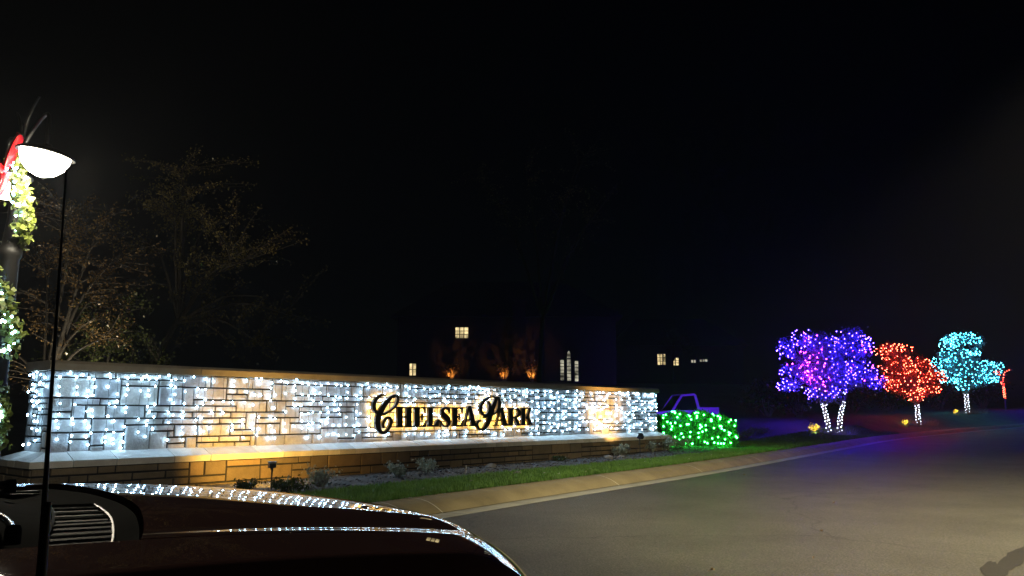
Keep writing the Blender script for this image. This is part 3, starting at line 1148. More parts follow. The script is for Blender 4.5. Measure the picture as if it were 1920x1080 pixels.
# ------------------------------------------------------------------ hedge with green lights, shrubs at its foot, pickup truck behind
hw, hd, hh = 2.6, 1.0, 1.12
hc = depth_pt(1302, 800, 27.6)
hz = ground(hc.x, hc.y) - .03
hrz = math.radians(8)
t = bush('clipped_hedge', 'clipped box hedge covered in green lights at the wall end', 'hedge', (hc.x, hc.y, hz), 1, hh, 17000, .075, M['leaf_hedge'], box=(hw, hd, 0), stems=14)
t.rotation_euler = (0, 0, hrz)
hl = empty('string_lights', (hc.x, hc.y, hz), hrz)
tag(hl, 'green light net over the clipped hedge', 'string lights')
pts = []
cp = MB()
for i in range(9):
    x = -hw / 2 + (i + .5) * hw / 9
    row = []
    for j in range(9):
        z = hh * (1 - j / 8.5) + rnd.uniform(-.12, .12)
        lx = max(-hw / 2 + .03, min(hw / 2 - .04, x + rnd.uniform(-.22, .22)))
        lm = .84 + .16 * abs(math.sin(lx * 3.1 + .7))
        zz = max(.12, min(hh + .02, z)) * lm * (.72 + .28 * min(1, (hw / 2 - lx) / .5) ** .5)
        p = Vector((lx, -hd / 2 * (.86 + .2 * abs(math.sin(lx * 3.1 + .7)) - .12 * (zz / hh) ** 2) - .05 - rnd.uniform(0, .03), zz))
        row.append(p)
        if rnd.random() < .88: pts.append(p)
    cp.tube(row, .005, 4, False)
for i in range(20):
    lx = rnd.uniform(-.5, .42) * hw
    pts.append(Vector((lx, rnd.uniform(-.4, .2) * hd, hh * (.86 + .16 * abs(math.sin(lx * 3.1 + .7))) + .03)))
cp.build('cord', M['wire'], hl)
put_bulbs(hl, GB, pts)


def truck():
    c = depth_pt(1291, 790, 37)
    z = ground(c.x, c.y)
    t = empty('pickup_truck', (c.x, c.y, z), math.radians(7))
    tag(t, 'violet lit pickup truck with an open bed parked behind the green hedge', 'pickup truck')
    t.scale = (.94, .94, .88)
    # local: x to the right = towards the tail, y depth, width 1.7
    w = .82
    b = MB()
    low = [(-2.1, .42), (-2.1, .8), (-2.0, .9), (-1.05, 1.02), (.27, 1.02), (.27, .42)]
    n = len(low)
    b.add([(x, -w, z_) for x, z_ in low] + [(x, w, z_) for x, z_ in low], [tuple(range(n - 1, -1, -1)), tuple(range(n, 2 * n))] + [(i, (i + 1) % n, (i + 1) % n + n, i + n) for i in range(n)])
    b.build('body', M['truckpaint'], t)
    cab = MB()
    for s in (-1, 1):
        y = s * (w - .1)
        p = [(-1.1, s * w * .99, .94), (-.55, y, 1.78), (.05, y, 1.83), (.12, y, 1.8), (.28, s * w * .99, .94)]
        cab.tube(p[:2], .06, 6)
        cab.tube(p[1:4], .06, 6)
        cab.tube(p[3:], .07, 6)
    cab.box((-.55, -w + .12, 1.79), (.08, w - .12, 1.85))
    cab.build('cab_frame', M['truckpaint'], t)
    gl = MB()
    gl.add([(-1.06, -w * .96, .99), (.22, -w * .96, .99), (.06, -w + .12, 1.76), (-.52, -w + .12, 1.73)], [(0, 1, 2, 3)])
    gl.build('side_window', M['glass'], t)
    gl = MB()
    gl.add([(-1.12, -w * .95, .98), (-1.12, w * .95, .98), (-.57, w - .12, 1.76), (-.57, -w + .12, 1.76)], [(0, 1, 2, 3)])
    gl.build('windscreen', M['glass'], t)
    se = MB()
    se.box((-.25, -.6, 1.0), (-.05, -.1, 1.35))
    se.box((-.25, .1, 1.0), (-.05, .6, 1.35))
    se.build('seat', M['plastic'], t)
    bed = MB()
    bed.box((.3, -w, .5), (1.2, -w + .06, 1.17))
    bed.box((.3, w - .06, .5), (1.2, w, 1.17))
    bed.box((1.2, -w, .5), (1.26, w, 1.17))
    bed.box((.3, -w + .06, .55), (1.2, w - .06, .6))
    bed.build('cargo_bed', M['truckpaint'], t)
    for x in (-1.45, .78):
        for s in (-1, 1):
            wm = MB()
            q = Matrix.Rotation(PI / 2, 4, 'X')
            wm.lathe([(0, -.1), (.2, -.1), (.33, -.09), (.35, 0), (.33, .09), (.2, .1), (0, .1)], (x, s * (w - .03), .35), 20, q)
            wm.build('wheel', M['tyre'], t)
    return c, z


tc, tz = truck()
fl = Vector((hc.x + .5, hc.y + 1.6, 0))
spot_fixture((fl.x, fl.y, ground(fl.x, fl.y)), (tc.x + .1, tc.y, tz + .75), 'added unseen blue violet flood lamp behind the hedge shining on the truck', 2300, (.2, .055, 1), M['added_bluelens'], .3, .09, cone=34, blend=.5)  # flood lamp added out of sight to tint the truck blue violet

SAGE = [(1163, 853, .42, .38), (1215, 848, .5, .42), (1245, 846, .6, .5), (1275, 843, .6, .45), (1305, 838, .7, .5), (1335, 836, .7, .48), (1365, 833, .75, .45), (1398, 829, .75, .42), (1425, 826, .6, .36)]
SL = ['grey green shrub beside the far spotlight', 'grey green shrub under the sill end of the wall', 'grey green shrub just past the wall corner', 'rounded grey green shrub before the left of the hedge', 'grey green shrub before the middle of the hedge',
      'grey green shrub right of the hedge middle', 'grey green shrub before the right corner of the hedge', 'grey green shrub just past the hedge', 'last grey green shrub toward the blue tree']
for (px, py, rx, h), lab in zip(SAGE, SL):
    q = gpt(px, py, .2)
    bush('low_shrub', lab, 'shrub', (q.x, q.y, ground(q.x, q.y) - .02), rx * .62, h * .85, 700, .06, M['leaf_sage'], 'low shrubs in front of the hedge', .3, 12)
SM = [(460, 925, .2, .2, 'small dark shrub rooted just behind the car hood edge', 'leaf_dark'), (538, 928, .3, .26, 'dull green shrub beside the near spotlight stake', 'leaf_dark'), (601, 915, .27, .33, 'flowering grey shrub between the near spotlight and the grass', 'leaf_sage'),
      (746, 896, .22, .26, 'pale rounded shrub in the mulch below the letter C', 'leaf_sage'), (801, 889, .22, .32, 'taller pale shrub in the mulch below the letter L', 'leaf_sage'),
      (1028, 862, .34, .34, 'spiky pale shrub in the mulch right of the lettering', 'leaf_sage'), (1048, 866, .18, .14, 'tiny dark shrub close to the spiky shrub', 'leaf_dark')]
for px, py, rx, h, lab, m in SM:
    q = gpt(px, py, .16)
    bush('garden_shrub', lab, 'shrub', (q.x, q.y, ground(q.x, q.y) - .01), rx, h, 520, .05, M[m], 'small shrubs in the mulch bed', .7, 13)

# ------------------------------------------------------------------ mulch bed, grass
def patch(name, inner, outer, m, dz, kind='structure'):
    """a sheet between the wall foot and the grass edge, draped on the ground"""
    V, F = [], []
    n = 9
    for a, b in zip(inner, outer):
        for k in range(n):
            p = Vector(a).lerp(Vector(b), k / (n - 1))
            V.append((p.x, p.y, ground(p.x, p.y) + dz))
    for i in range(len(inner) - 1):
        for k in range(n - 1): F.append((i * n + k, i * n + k + 1, (i + 1) * n + k + 1, (i + 1) * n + k))
    o = np_mesh(name, V, F, m, None, True)
    o['kind'] = kind
    return o


NS = 80
inn, outn = [], []
edge_t = []
for i in range(NS + 1):
    s = -2.5 + (WL + 12) * i / NS
    a = w2w(s, SO - .06 if s < WL + .25 else -.5, 0)
    j = near_i(a.x, a.y)
    tt = float((np.array([a.x, a.y]) - PXY[j]) @ PNXY[j])
    u = s / WL
    e = 1.05 + max(.75, (tt - 1.05) * (.5 - .1 * u)) + .06 * math.sin(s * 1.7) + .04 * math.sin(s * 4.1)
    e = min(e, 1.05 + 1.6)
    pj = PP[j] + PN[j] * e
    inn.append((a.x, a.y, 0))
    outn.append((pj.x, pj.y, 0))
    edge_t.append((j + 0., e))
patch('mulch_bed', inn, outn, M['mulch'], .018)
EI = np.array([q[0] for q in edge_t])
ET = np.array([q[1] for q in edge_t])
# mulch chips and litter scattered in the bed
n = 5200
i = NR.randint(0, NS, n)
f = NR.rand(n)[:, None]
g2 = NR.rand(n)[:, None]
A = np.array(inn)[i] * (1 - g2) + np.array(inn)[i + 1] * g2
B = np.array(outn)[i] * (1 - g2) + np.array(outn)[i + 1] * g2
P = A * (1 - f) + B * f
P[:, 2] = [ground(x, y) + .03 for x, y, _ in P]
V, F = leaf_quads(P, .07, .6, .4)
V[:, 2] = np.repeat(P[:, 2], 4) + (V[:, 2] - np.repeat(P[:, 2], 4)) * .5
tag(np_mesh('mulch_chips', V, F, M['mulch']), kind='stuff')


def grass(i0, i1, count, h, tlo, thi):
    fi = i0 + (i1 - i0) * NR.rand(count)
    ii = np.minimum(fi.astype(int), len(PP) - 2)
    fr = (fi - ii)[:, None]
    base = np.array([p[:] for p in PP])
    nor = np.array([q[:] for q in PN])
    C = base[ii] * (1 - fr) + base[ii + 1] * fr
    N = nor[ii] * (1 - fr) + nor[ii + 1] * fr
    te = thi(fi) if callable(thi) else thi
    t = tlo + (te - tlo) * NR.rand(count)
    B = C + N * t[:, None]
    zz = np.array([.16 + lift(y, q - 1.05) for y, q in zip(C[:, 1], t)])
    B[:, 2] = C[:, 2] + zz - .005
    a = NR.rand(count) * 2 * PI
    hh_ = h * (.55 + .75 * NR.rand(count))
    ln = np.stack([np.cos(a) * .45, np.sin(a) * .45, np.ones(count)], 1) * hh_[:, None]
    w = (.0055 + .012 * (np.linalg.norm(C[:, :2], axis=1) / 30))[:, None]
    sd = np.stack([-np.sin(a), np.cos(a), 0 * a], 1) * w
    V = np.stack([B - sd, B + sd, B + ln + sd * .15], 1).reshape(-1, 3)
    return V, np.arange(3 * count).reshape(-1, 3)


IG0, IG1 = near_i(-5, 4.4), near_i(10, 26.5)
thi = lambda fi: np.interp(fi, EI, ET) + NR.normal(scale=.05, size=len(fi))
V1, F1 = grass(near_i(-3, 7.4), IG1, 62000, .075, 1.02, thi)
V2, F2 = grass(IG1, near_i(22, 42), 26000, .085, 1.03, 3.2)
tag(np_mesh('grass', np.vstack([V1, V2]), np.vstack([F1, F2 + len(V1)]), M['grass']), kind='stuff')


# small things lying about
def rock(px, py, r, label):
    q = gpt(px, py, .17)
    bm = bmesh.new()
    bmesh.ops.create_icosphere(bm, subdivisions=2, radius=r)
    for v in bm.verts: v.co *= rnd.uniform(.82, 1.15); v.co.z *= .6
    me = bpy.data.meshes.new('garden_rock')
    bm.to_mesh(me); bm.free()
    me.materials.append(M['rock'])
    o = bpy.data.objects.new('garden_rock', me)
    o.location = (q.x, q.y, ground(q.x, q.y) + r * .25)
    COL.objects.link(o)
    tag(o, label, 'rock', 'rocks in the mulch bed')


rock(921, 877, .12, 'dark flat rock in the mulch near the white marker stake')
rock(1140, 860, .13, 'pale rock beside the far spotlight')
rock(1165, 858, .1, 'smaller rock between the shrubs at the wall end')
rock(970, 890, .09, 'dark rock at the edge of the grass under the letter A')
q = gpt(874, 888, .17)
mb = MB()
mb.box((-.006, -.006, -.05), (.006, .006, .13))
mb.box((-.012, -.008, .13), (.012, .008, .17))
o = mb.build('marker_stake', M['frame'])
o.location = (q.x, q.y, ground(q.x, q.y))
tag(o, 'small white marker stake at the grass edge', 'marker stake')


def fallen(px, py, z, s, label, rot):
    q = gpt(px, py, z)
    mb = MB()
    n = 8
    mb.add([(math.cos(k * 2 * PI / n) * s * (1 if k % 2 == 0 else .6), math.sin(k * 2 * PI / n) * s * .55 * (1 if k % 2 == 0 else .7), .012 + .012 * (k % 3)) for k in range(n)], [tuple(range(n))])
    mb.tube([(-s, 0, .01), (-s * 1.6, .01, .012)], .002, 4)
    o = mb.build('fallen_leaf', M['deadleaf'])
    o.location = (q.x, q.y, z + .004)
    o.rotation_euler = (0, 0, rot)
    tag(o, label, 'leaf', 'dead leaves on the road')


fallen(1337, 1073, 0, .03, 'curled dead leaf on the road, lowest in view', .4)
fallen(1525, 1050, 0, .022, 'dark dead leaf on the road below the middle one', 1.4)
fallen(1540, 999, 0, .028, 'dead leaf lying in the middle of the road', 2.)
fallen(1564, 945, 0, .035, 'pale dead leaf on the road beyond the others', .9)
fallen(1395, 892, 0, .04, 'pale leaf on the asphalt near the gutter', 2.6)

# pale dead leaves scattered on the grass
first = None
for k in range(16):
    j = near_i(rnd.uniform(-1.5, 11), rnd.uniform(11.5, 26))
    pj = PP[j] + PN[j] * rnd.uniform(1.1, 2.0)
    if first is None:
        mb = MB()
        mb.add([(math.cos(a * PI / 4) * .035 * (1 if a % 2 == 0 else .6), math.sin(a * PI / 4) * .022, .006 * (a % 3)) for a in range(8)], [tuple(range(8))])
        o = first = mb.build('fallen_leaf', M['frame'])
    else:
        o = first.copy()
        COL.objects.link(o)
    o.location = (pj.x, pj.y, ground(pj.x, pj.y) + .055)
    o.rotation_euler = (rnd.uniform(-.5, .5), rnd.uniform(-.5, .5), rnd.uniform(0, 6))
    tag(o, 'small pale dead leaf lying on the green grass strip', 'leaf', 'pale dead leaves on the grass strip')

# dark patch of tar where the pavement changes, lower right of the road
pts = [(1838, 1062), (1858, 1052), (1868, 1056), (1885, 1040), (1905, 1030), (1930, 1018), (1990, 1010), (2010, 1030), (1950, 1038), (1925, 1045), (1915, 1058), (1895, 1066), (1880, 1085), (1860, 1098), (1846, 1080)]
mb = MB()
rag = []
for (xa, ya), (xb, yb) in zip(pts, pts[1:] + pts[:1]):
    for k in range(4): rag.append((xa + (xb - xa) * k / 4 + rnd.uniform(-3.2, 3.2), ya + (yb - ya) * k / 4 + rnd.uniform(-2.2, 2.2)))
P = [gpt(x, y, .009) for x, y in rag]
c = sum(P, Vector()) / len(P)
mb.add([(p - c)[:] for p in P], [tuple(range(len(P) - 1, -1, -1))])
o = mb.build('tar_patch', M['tar'])
o.location = c
tag(o, kind='structure')


# ================================================================== street lamp with garland and bow; a second, assumed one stands out of view
def street_lamp(loc, label, heads, post_h, group):
    t = empty('street_lamp', loc)
    tag(t, label, 'street lamp', group)
    p = MB()
    p.lathe([(.0, 0), (.2, 0), (.2, .12), (.14, .2), (.105, .5), (.085, .6), (.083, 2.58), (.1, 2.6), (.1, 2.66), (.075, 2.7), (.05, 2.95), (.045, post_h), (.06, post_h + .03), (.03, post_h + .1), (0, post_h + .14)], n=18)
    p.build('post', M['bronze'], t, True)
    for (hx, hy, hz, tilt, az) in heads:
        a = MB()
        e = Vector((hx, hy, hz))
        top = Vector((0, 0, post_h - .25))
        u = Vector((hx, hy, 0)).normalized()
        a.tube(catmull([top, top + u * .1 + Vector((0, 0, .32)), e + Vector((0, 0, .38)) - u * .04, e + Vector((0, 0, .07))], 6), .018, 8)
        a.tube(catmull([top + Vector((0, 0, .1)), top + Vector((0, 0, .45)) + u * .05, top + Vector((0, 0, .62)) + u * .17, top + Vector((0, 0, .72)) + u * .3], 6), [.02 - .0006 * k for k in range(19)], 8)
        arm = a.build('arm', M['bronze'], t, True)
        q = Matrix.Rotation(az, 4, 'Z') @ Matrix.Rotation(tilt, 4, 'Y')
        s = MB()
        s.lathe([(.03, .09), (.04, .06), (.12, .05), (.2, .022), (.235, .0), (.242, -.012), (.23, -.018), (.2, -.005)], e, 28, q)
        sh = s.build('shade', M['bronze'], t, True)
        b = MB()
        b.lathe([(.205, -.004), (.2, -.05), (.17, -.12), (.11, -.18), (.04, -.21), (0, -.215)], e, 28, q)
        b.build('globe', M['lampglass'], t, True)
    return t


lp = (-4.58, 7.05, ground(-4.58, 7.05))
hR = depth_pt(86, 288, 6.72)
hL = depth_pt(10, 334, 7.45)
street_lamp(lp, 'bronze street lamp with two lit bowls, garland and red bow before the wall', [(hR.x - lp[0], hR.y - lp[1], hR.z - lp[2], math.radians(9), 0), (hL.x - lp[0], hL.y - lp[1], hL.z - lp[2], math.radians(8), PI)], 3.75 - lp[2], 'street lamps')
# assumed lamp across the road, out of view, that lights the near road
street_lamp((9.3, 6.3, .0), 'assumed tall bronze street lamp with two lit bowls across the road, outside the picture', [(-.8, .65, 7.5, 0, 0), (.5, -.4, 7.5, 0, 0)], 7.7, 'street lamps')
pl = bpy.data.lights.new('assumed_road_lamp', 'SPOT')          # assumed lamp's light, cone shaped to stop short of the wall
pl.energy = 7800
pl.color = (1, .86, .54)
pl.shadow_soft_size = .15
pl.spot_size = math.radians(128)
pl.spot_blend = .3
po = bpy.data.objects.new('assumed_road_lamp', pl)
po.location = (8.5, 6.95, 7.2)
po.rotation_euler = Vector((.57 * .3, .82 * .3, -1)).to_track_quat('-Z', 'Y').to_euler()
COL.objects.link(po)
pl2 = bpy.data.lights.new('globe_lamp', 'POINT')
pl2.energy = 280
pl2.color = (1, .9, .68)
pl2.shadow_soft_size = .2
po2 = bpy.data.objects.new('globe_lamp', pl2)
po2.location = (hR.x, hR.y, hR.z - .3)
COL.objects.link(po2)

# garland: a spiral rope of leaves with small lights
gl = empty('garland', lp)
tag(gl, 'leafy yellow green garland with small white lights spiralling down the lamp post', 'garland')
gpix = [(40, 292, 6.9), (34, 330, 6.85), (38, 370, 6.85), (46, 400, 6.9), (44, 432, 6.95), (32, 455, 7.1), (12, 472, 7.2), (-4, 500, 7.1), (6, 545, 6.9), (12, 585, 6.86), (24, 620, 6.88), (14, 655, 7.), (-6, 690, 7.15), (-8, 720, 7.05), (2, 755, 6.9), (4, 790, 6.88), (-6, 830, 7.)]
gp = catmull([depth_pt(*q) - Vector(lp) for q in gpix], 8)
mb = MB()
mb.tube(gp, .02, 6)
mb.build('garland_stem', M['leaf_dark'], gl)
GP = np.array([p[:] for p in gp])
n = 1500
P = GP[NR.randint(0, len(GP), n)] + NR.normal(scale=.038, size=(n, 3))
V, F = leaf_quads(P, .06, .4, .7)
np_mesh('foliage', V, F, M['leaf_garland'], gl)
GWB = bulb_mesh('garland_bulb', .011, M['white_bulb'])
put_bulbs(gl, GWB, [Vector(GP[rnd.randrange(len(GP))]) + Vector((rnd.uniform(-.06, .06), rnd.uniform(-.09, -.03), rnd.uniform(-.04, .04))) for _ in range(75)])
# red bow
bow = empty('red_bow', tuple(depth_pt(6, 318, 6.75)))
tag(bow, 'large red ribbon bow tied to the lamp post', 'bow')


def strip(pts, w, nm):
    mb = MB()
    c = catmull(pts, 6)
    vs = []
    for i, p in enumerate(c):
        d = (c[min(i + 1, len(c) - 1)] - c[max(i - 1, 0)]).normalized()
        s = Vector((d.z * .6 + .3, -.75, -d.x * .6)).normalized() * w / 2
        vs += [p - s, p + s]
    mb.add(vs, [(2 * i, 2 * i + 1, 2 * i + 3, 2 * i + 2) for i in range(len(c) - 1)])
    o = mb.build(nm, M['red'], bow, True)
    sm = o.modifiers.new('thick', 'SOLIDIFY')
    sm.thickness = .004


strip([(0, 0, 0), (.05, -.05, .1), (.08, -.02, .28), (.1, .03, .34), (.05, .06, .2), (0, 0, 0)], .08, 'loop')
strip([(0, 0, 0), (-.12, -.06, .1), (-.26, -.02, .16), (-.22, .06, .02), (0, 0, 0)], .09, 'loop')
strip([(0, 0, 0), (.03, -.06, -.1), (-.02, -.05, -.25), (-.06, -.04, -.36)], .075, 'tail')
strip([(0, 0, 0), (.06, -.05, -.06), (.07, -.06, -.14), (.02, -.06, -.24)], .06, 'tail')
strip([(-.04, -.04, .04), (0, -.07, .0), (.04, -.04, -.04)], .08, 'knot')


# ================================================================== dark trees behind the wall
def gz(x, y): return (x, y, ground(x, y))


GB_ = 'dark trees behind the wall'
d1 = depth_pt(235, 700, 19)
tree('tall_tree', 'tall thin leafed tree with a leaning trunk behind the wall', gz(d1.x, d1.y), 3.4, [(1.8, 0, 6.2, 1.7, 1.7, 1.5), (2.8, 0, 4.6, 1.9, 1.6, 1.5), (.8, 0, 5.2, 1.8, 1.6, 1.6), (3.6, 0, 3.4, 1.2, 1.2, 1.0), (.4, 0, 6.9, 1.4, 1.4, .9), (2.6, 0, 2.9, 1.5, 1.2, .8)], 9000, .055, M['leaf_olive'], M['darkbark'], .1, ((0, 0),), GB_, 150, 61, (2., 0), 12)
d2 = depth_pt(75, 700, 15)
tree('tall_tree', 'brown leafed tree next to the street lamp behind the wall end', gz(d2.x, d2.y), 1.6, [(.3, 0, 3.4, 1.3, 1.2, 1.1), (1.1, 0, 4.3, 1.1, 1.1, .9), (-.5, 0, 2.3, 1.0, 1., .8), (.9, 0, 2.6, .9, .9, .6), (0, 0, 4.9, 1.1, 1.1, .8)], 6500, .042, M['leaf_brown'], M['darkbark'], .08, ((0, 0),), GB_, 150, 62, (.2, 0), 9)
d3 = depth_pt(190, 690, 16.5)
tree('evergreen_tree', 'dense dark evergreen just behind the left part of the wall', gz(d3.x, d3.y), .9, [(0, 0, 2.3, 1.1, 1, .9), (.2, 0, 3.2, .9, .9, .7), (-.8, 0, 2., .8, .8, .7), (.9, 0, 1.9, .7, .7, .6)], 6500, .06, M['leaf_dark'], M['darkbark'], .07, ((0, 0),), GB_, 130, 63, (0, 0), 8)
u_ = depth_pt(120, 700, 14.2)
spot_fixture((u_.x, u_.y, ground(u_.x, u_.y)), (d2.x + .6, d2.y + .6, 4.2), 'added small warm uplight, unseen behind the wall, shining into the brown leafed tree', 640, (1, .82, .52), M['lens'], .2, .06, cone=95, blend=1)  # unseen uplight added to brighten the dark trees on the left
d4 = depth_pt(1010, 700, 33)
tree('tall_tree', 'very tall dark tree beyond the lettering with a few glinting leaves', gz(d4.x, d4.y), 5, [(-1.5, 0, 10.8, 2.6, 2, 1.3), (1.6, 0, 11.6, 2.6, 2, 1.6), (0, 0, 9, 3, 2, 1.6), (2, 0, 9.6, 2, 2, 1)], 1500, .07, M['leaf_olive'], M['blackbark'], .12, ((0, 0),), GB_, 90, 64, (.3, 0), 9)
# dark hedge masses behind the lit trees
for k, (px, Y, rx, h, lab) in enumerate(((1440, 52, 1.9, 2.2, 'dark rounded shrub between the truck and the blue tree'), (1500, 50, 1.9, 2.3, 'dark rounded shrub behind the left of the blue tree'), (1600, 57, 2.2, 2.1, 'dark shrub behind the gap between the blue and red trees'),
                                         (1668, 62, 2.2, 2.1, 'dark shrub just left of the red tree trunk'), (1765, 68, 2.4, 2.3, 'dark shrub between the red and turquoise trees'), (1845, 72, 2.4, 2.4, 'dark shrub right of the turquoise tree'))):
    q = depth_pt(px, 790, Y)
    bush('dark_shrub', lab, 'shrub', gz(q.x, q.y), rx, h, 1500, .2, M['leaf_dark'], 'dark shrubs behind the lit trees', .2, 12)


# ================================================================== houses in the dark
def house(name, label, c, w, d, h, rz, roof_h, wins, chim=None, arch=None):
    t = empty(name, c, rz)
    tag(t, label, 'house')
    b = MB()
    b.box((-w / 2, 0, -2), (w / 2, d, h))
    b.build('wall', M['housewall'], t)
    r = MB()
    o = .5
    r.add([(-w / 2 - o, -o, h + .003), (w / 2 + o, -o, h + .003), (w / 2 + o, d + o, h + .003), (-w / 2 - o, d + o, h + .003), (-w / 2 + w * .22, d / 2, h + roof_h), (w / 2 - w * .22, d / 2, h + roof_h)],
          [(0, 1, 5, 4), (1, 2, 5), (2, 3, 4, 5), (3, 0, 4), (3, 2, 1, 0)])
    rf = r.build('roof', M['roof'], t)
    if chim:
        cm = MB()
        cm.box((chim[0] - .45, -.6, -2), (chim[0] + .45, -.003, chim[1]))
        cm.box((chim[0] - .55, -.7, chim[1]), (chim[0] + .55, .1, chim[1] + .2))
        cm.build('chimney', M['housewall'], t)
    for (x, z, ww, hh_, m, nx, nz, ar) in wins:
        fr = MB()
        y = -.06
        fr.box((x - ww / 2 - .08, y, z - .08), (x - ww / 2, .0 - .002, z + hh_ + .08))
        fr.box((x + ww / 2, y, z - .08), (x + ww / 2 + .08, -.002, z + hh_ + .08))
        fr.box((x - ww / 2, y, z - .08), (x + ww / 2, -.002, z))
        fr.box((x - ww / 2, y, z + hh_), (x + ww / 2, -.002, z + hh_ + .08))
        for k in range(1, nx): fr.box((x - ww / 2 + ww * k / nx - .03, y + .01, z), (x - ww / 2 + ww * k / nx + .03, -.012, z + hh_))
        for k in range(1, nz): fr.box((x - ww / 2, y + .015, z + hh_ * k / nz - .02), (x + ww / 2, -.012, z + hh_ * k / nz + .02))
        f = fr.build('window', M['black'], t)
        pn = MB()
        pn.add([(x - ww / 2, -.008, z), (x + ww / 2, -.008, z), (x + ww / 2, -.008, z + hh_), (x - ww / 2, -.008, z + hh_)], [(0, 1, 2, 3)])
        if ar:
            N = 8
            pn.add([(x - ww / 2, -.01, z + hh_ + .09)] + [(x - ww / 2 * math.cos(PI * k / N), -.01, z + hh_ + .09 + ar * math.sin(PI * k / N)) for k in range(N + 1)][1:], [tuple(range(N + 1))[::-1]])
        pn.build('pane', m, f)
    return t


HY_ = 54


def hp(px, py, c, rz):
    p = depth_pt(px, py, HY_ + c)
    return p


hcx = depth_pt(950, 700, HY_)
hzg = 2.6


def hw_(px0, px1, py0, py1, m, nx, nz, ar=0):
    a, b = depth_pt(px0, py1, HY_), depth_pt(px1, py0, HY_)
    return ((a.x + b.x) / 2 - hcx.x, a.z - hzg, b.x - a.x, b.z - a.z, m, nx, nz, ar)


house('large_house', 'dark house with a lit dormer window and three tall lit windows beyond the lettering', (hcx.x, hcx.y, hzg), 15, 9, 5.3, 0, 3.2,
      [hw_(768, 780, 682, 704, M['winglow'], 2, 2), hw_(854, 878, 614, 634, M['winglow'], 3, 3), hw_(1051, 1057, 675, 713, M['winpale'], 1, 6), hw_(1063.5, 1070, 674, 714, M['winpale'], 1, 6, .5), hw_(1078, 1084, 677, 715, M['winpale'], 1, 6)], chim=(.85, 6.2))
c2 = depth_pt(1275, 700, 74)


def h2(px0, px1, py0, py1, m, nx, nz):
    a, b = depth_pt(px0, py1, 74), depth_pt(px1, py0, 74)
    return ((a.x + b.x) / 2 - c2.x, a.z - 3, b.x - a.x, b.z - a.z, m, nx, nz, 0)


house('far_house', 'distant dark house with small lit windows beyond the truck', (c2.x, c2.y, 3), 12, 8, 4.6, 0, 3, [h2(1233, 1247, 664, 684, M['winglow'], 3, 3), h2(1261, 1272, 671, 685, M['winglow'], 2, 3), h2(1296, 1304, 675, 680, M['winpale'], 2, 1), h2(1312, 1326, 674, 678, M['winpale'], 3, 1)])
# a bare tree screens the far house windows
q = depth_pt(1262, 700, 66)
tree('young_tree', 'thin dark tree standing before the distant lit windows', gz(q.x, q.y), 2, [(0, 0, 3.4, 1.5, 1.2, 1.4), (1, 0, 3, 1.3, 1.2, 1)], 900, .14, M['leaf_dark'], M['darkbark'], .08, ((0, 0),), None, 60, 71, (0, 0), 7)
# uplit shrubs before the large house, each with an assumed uplight
for k, (px, lab, lab2, en) in enumerate(((846, 'uplit bare shrub beneath the dormer window', 'assumed small orange uplight beneath the dormer window', 190), (945, 'uplit bare shrub left of the brick chimney', 'assumed small orange uplight left of the brick chimney', 210), (998, 'uplit bare shrub right of the brick chimney', 'assumed small orange uplight right of the brick chimney', 230))):
    q = depth_pt(px, 703, 51.2)
    base_z = q.z - .5
    gq = ground(q.x, q.y)
    bush('bare_shrub', lab, 'shrub', (q.x, q.y, min(gq, base_z)), .75, 1.35 + max(0, base_z - gq), 200, .12, M['leaf_brown'], 'uplit shrubs before the large house', .3, 16)
    spot_fixture((q.x - .1, q.y - .7, min(gq, base_z)), (q.x, q.y + .6, q.z + .3), lab2, en, (1, .38, .07), M['lens'], .25 + max(0, base_z - gq) * .5, .06, 'assumed orange uplights before the large house', cone=60)

# ================================================================== the car beside the viewer: hood, cowl, wipers, antenna and the rest of its body
CA = Vector((.753, .657, 0)).normalized()
CLt = Vector((-CA.y, CA.x, 0))
car = empty('parked_car', (0, 0, 0))
tag(car, 'dark maroon car with a long black antenna, hood reflecting the wall lights', 'car')
A0 = Vector((-.604, 1.22, 0)) + CLt * .55                     # centre of the hood's rear edge
car.location = A0
car.rotation_euler = (0, 0, math.atan2(CA.y, CA.x))
# local frame: x forward, y to the far (left) side, z up


def rear_edge(y): return .135 - .30 * (abs(y) / .83) ** 2.2 * .7


def front_edge(y): return .98 - .36 * (abs(y) / .85) ** 2.4


def body_z(x, y):
    z = 1.178 - .03 * x - .085 * max(0, x) ** 2
    ay = abs(y)
    z -= .028 * (ay / .8) ** 2
    z += .014 * (1 - sstep((ay - .3) / .28))                 # raised centre panel
    z += .006 * sstep((ay - .5) / .09)                       # fender crest past the valley
    if ay > .78: z -= .16 * min(1.2, (ay - .78) / .14) ** 2
    fe = front_edge(y)
    if x > fe - .22: z -= .17 * min(1.6, (x - fe + .22) / .3) ** 2.2
    return z


def surf(name, ys, xf0, xf1, nx, m, parent, dz=0):
    V, F = [], []
    for y in ys:
        a, b = xf0(y), xf1(y)
        for i in range(nx + 1):
            u = i / nx
            x = a + (b - a) * u
            V.append((x, y, body_z(x, y) + dz))
    n = nx + 1
    for j in range(len(ys) - 1):
        for i in range(nx): F.append((j * n + i, j * n + i + 1, (j + 1) * n + i + 1, (j + 1) * n + i))
    o = np_mesh(name, V, F, m, parent, True)
    return o


lin = lambda a, b, n: [a + (b - a) * i / n for i in range(n + 1)]
fx = lambda y: front_edge(y) + .12
surf('hood', lin(-.598, .598, 110), rear_edge, fx, 90, M['paint'], car)
for s in (-1, 1):
    ys = lin(.604, .945, 40)
    if s < 0: ys = [-y for y in ys][::-1]
    surf('fender', ys, lambda y: -.55, fx, 80, M['paint'], car)
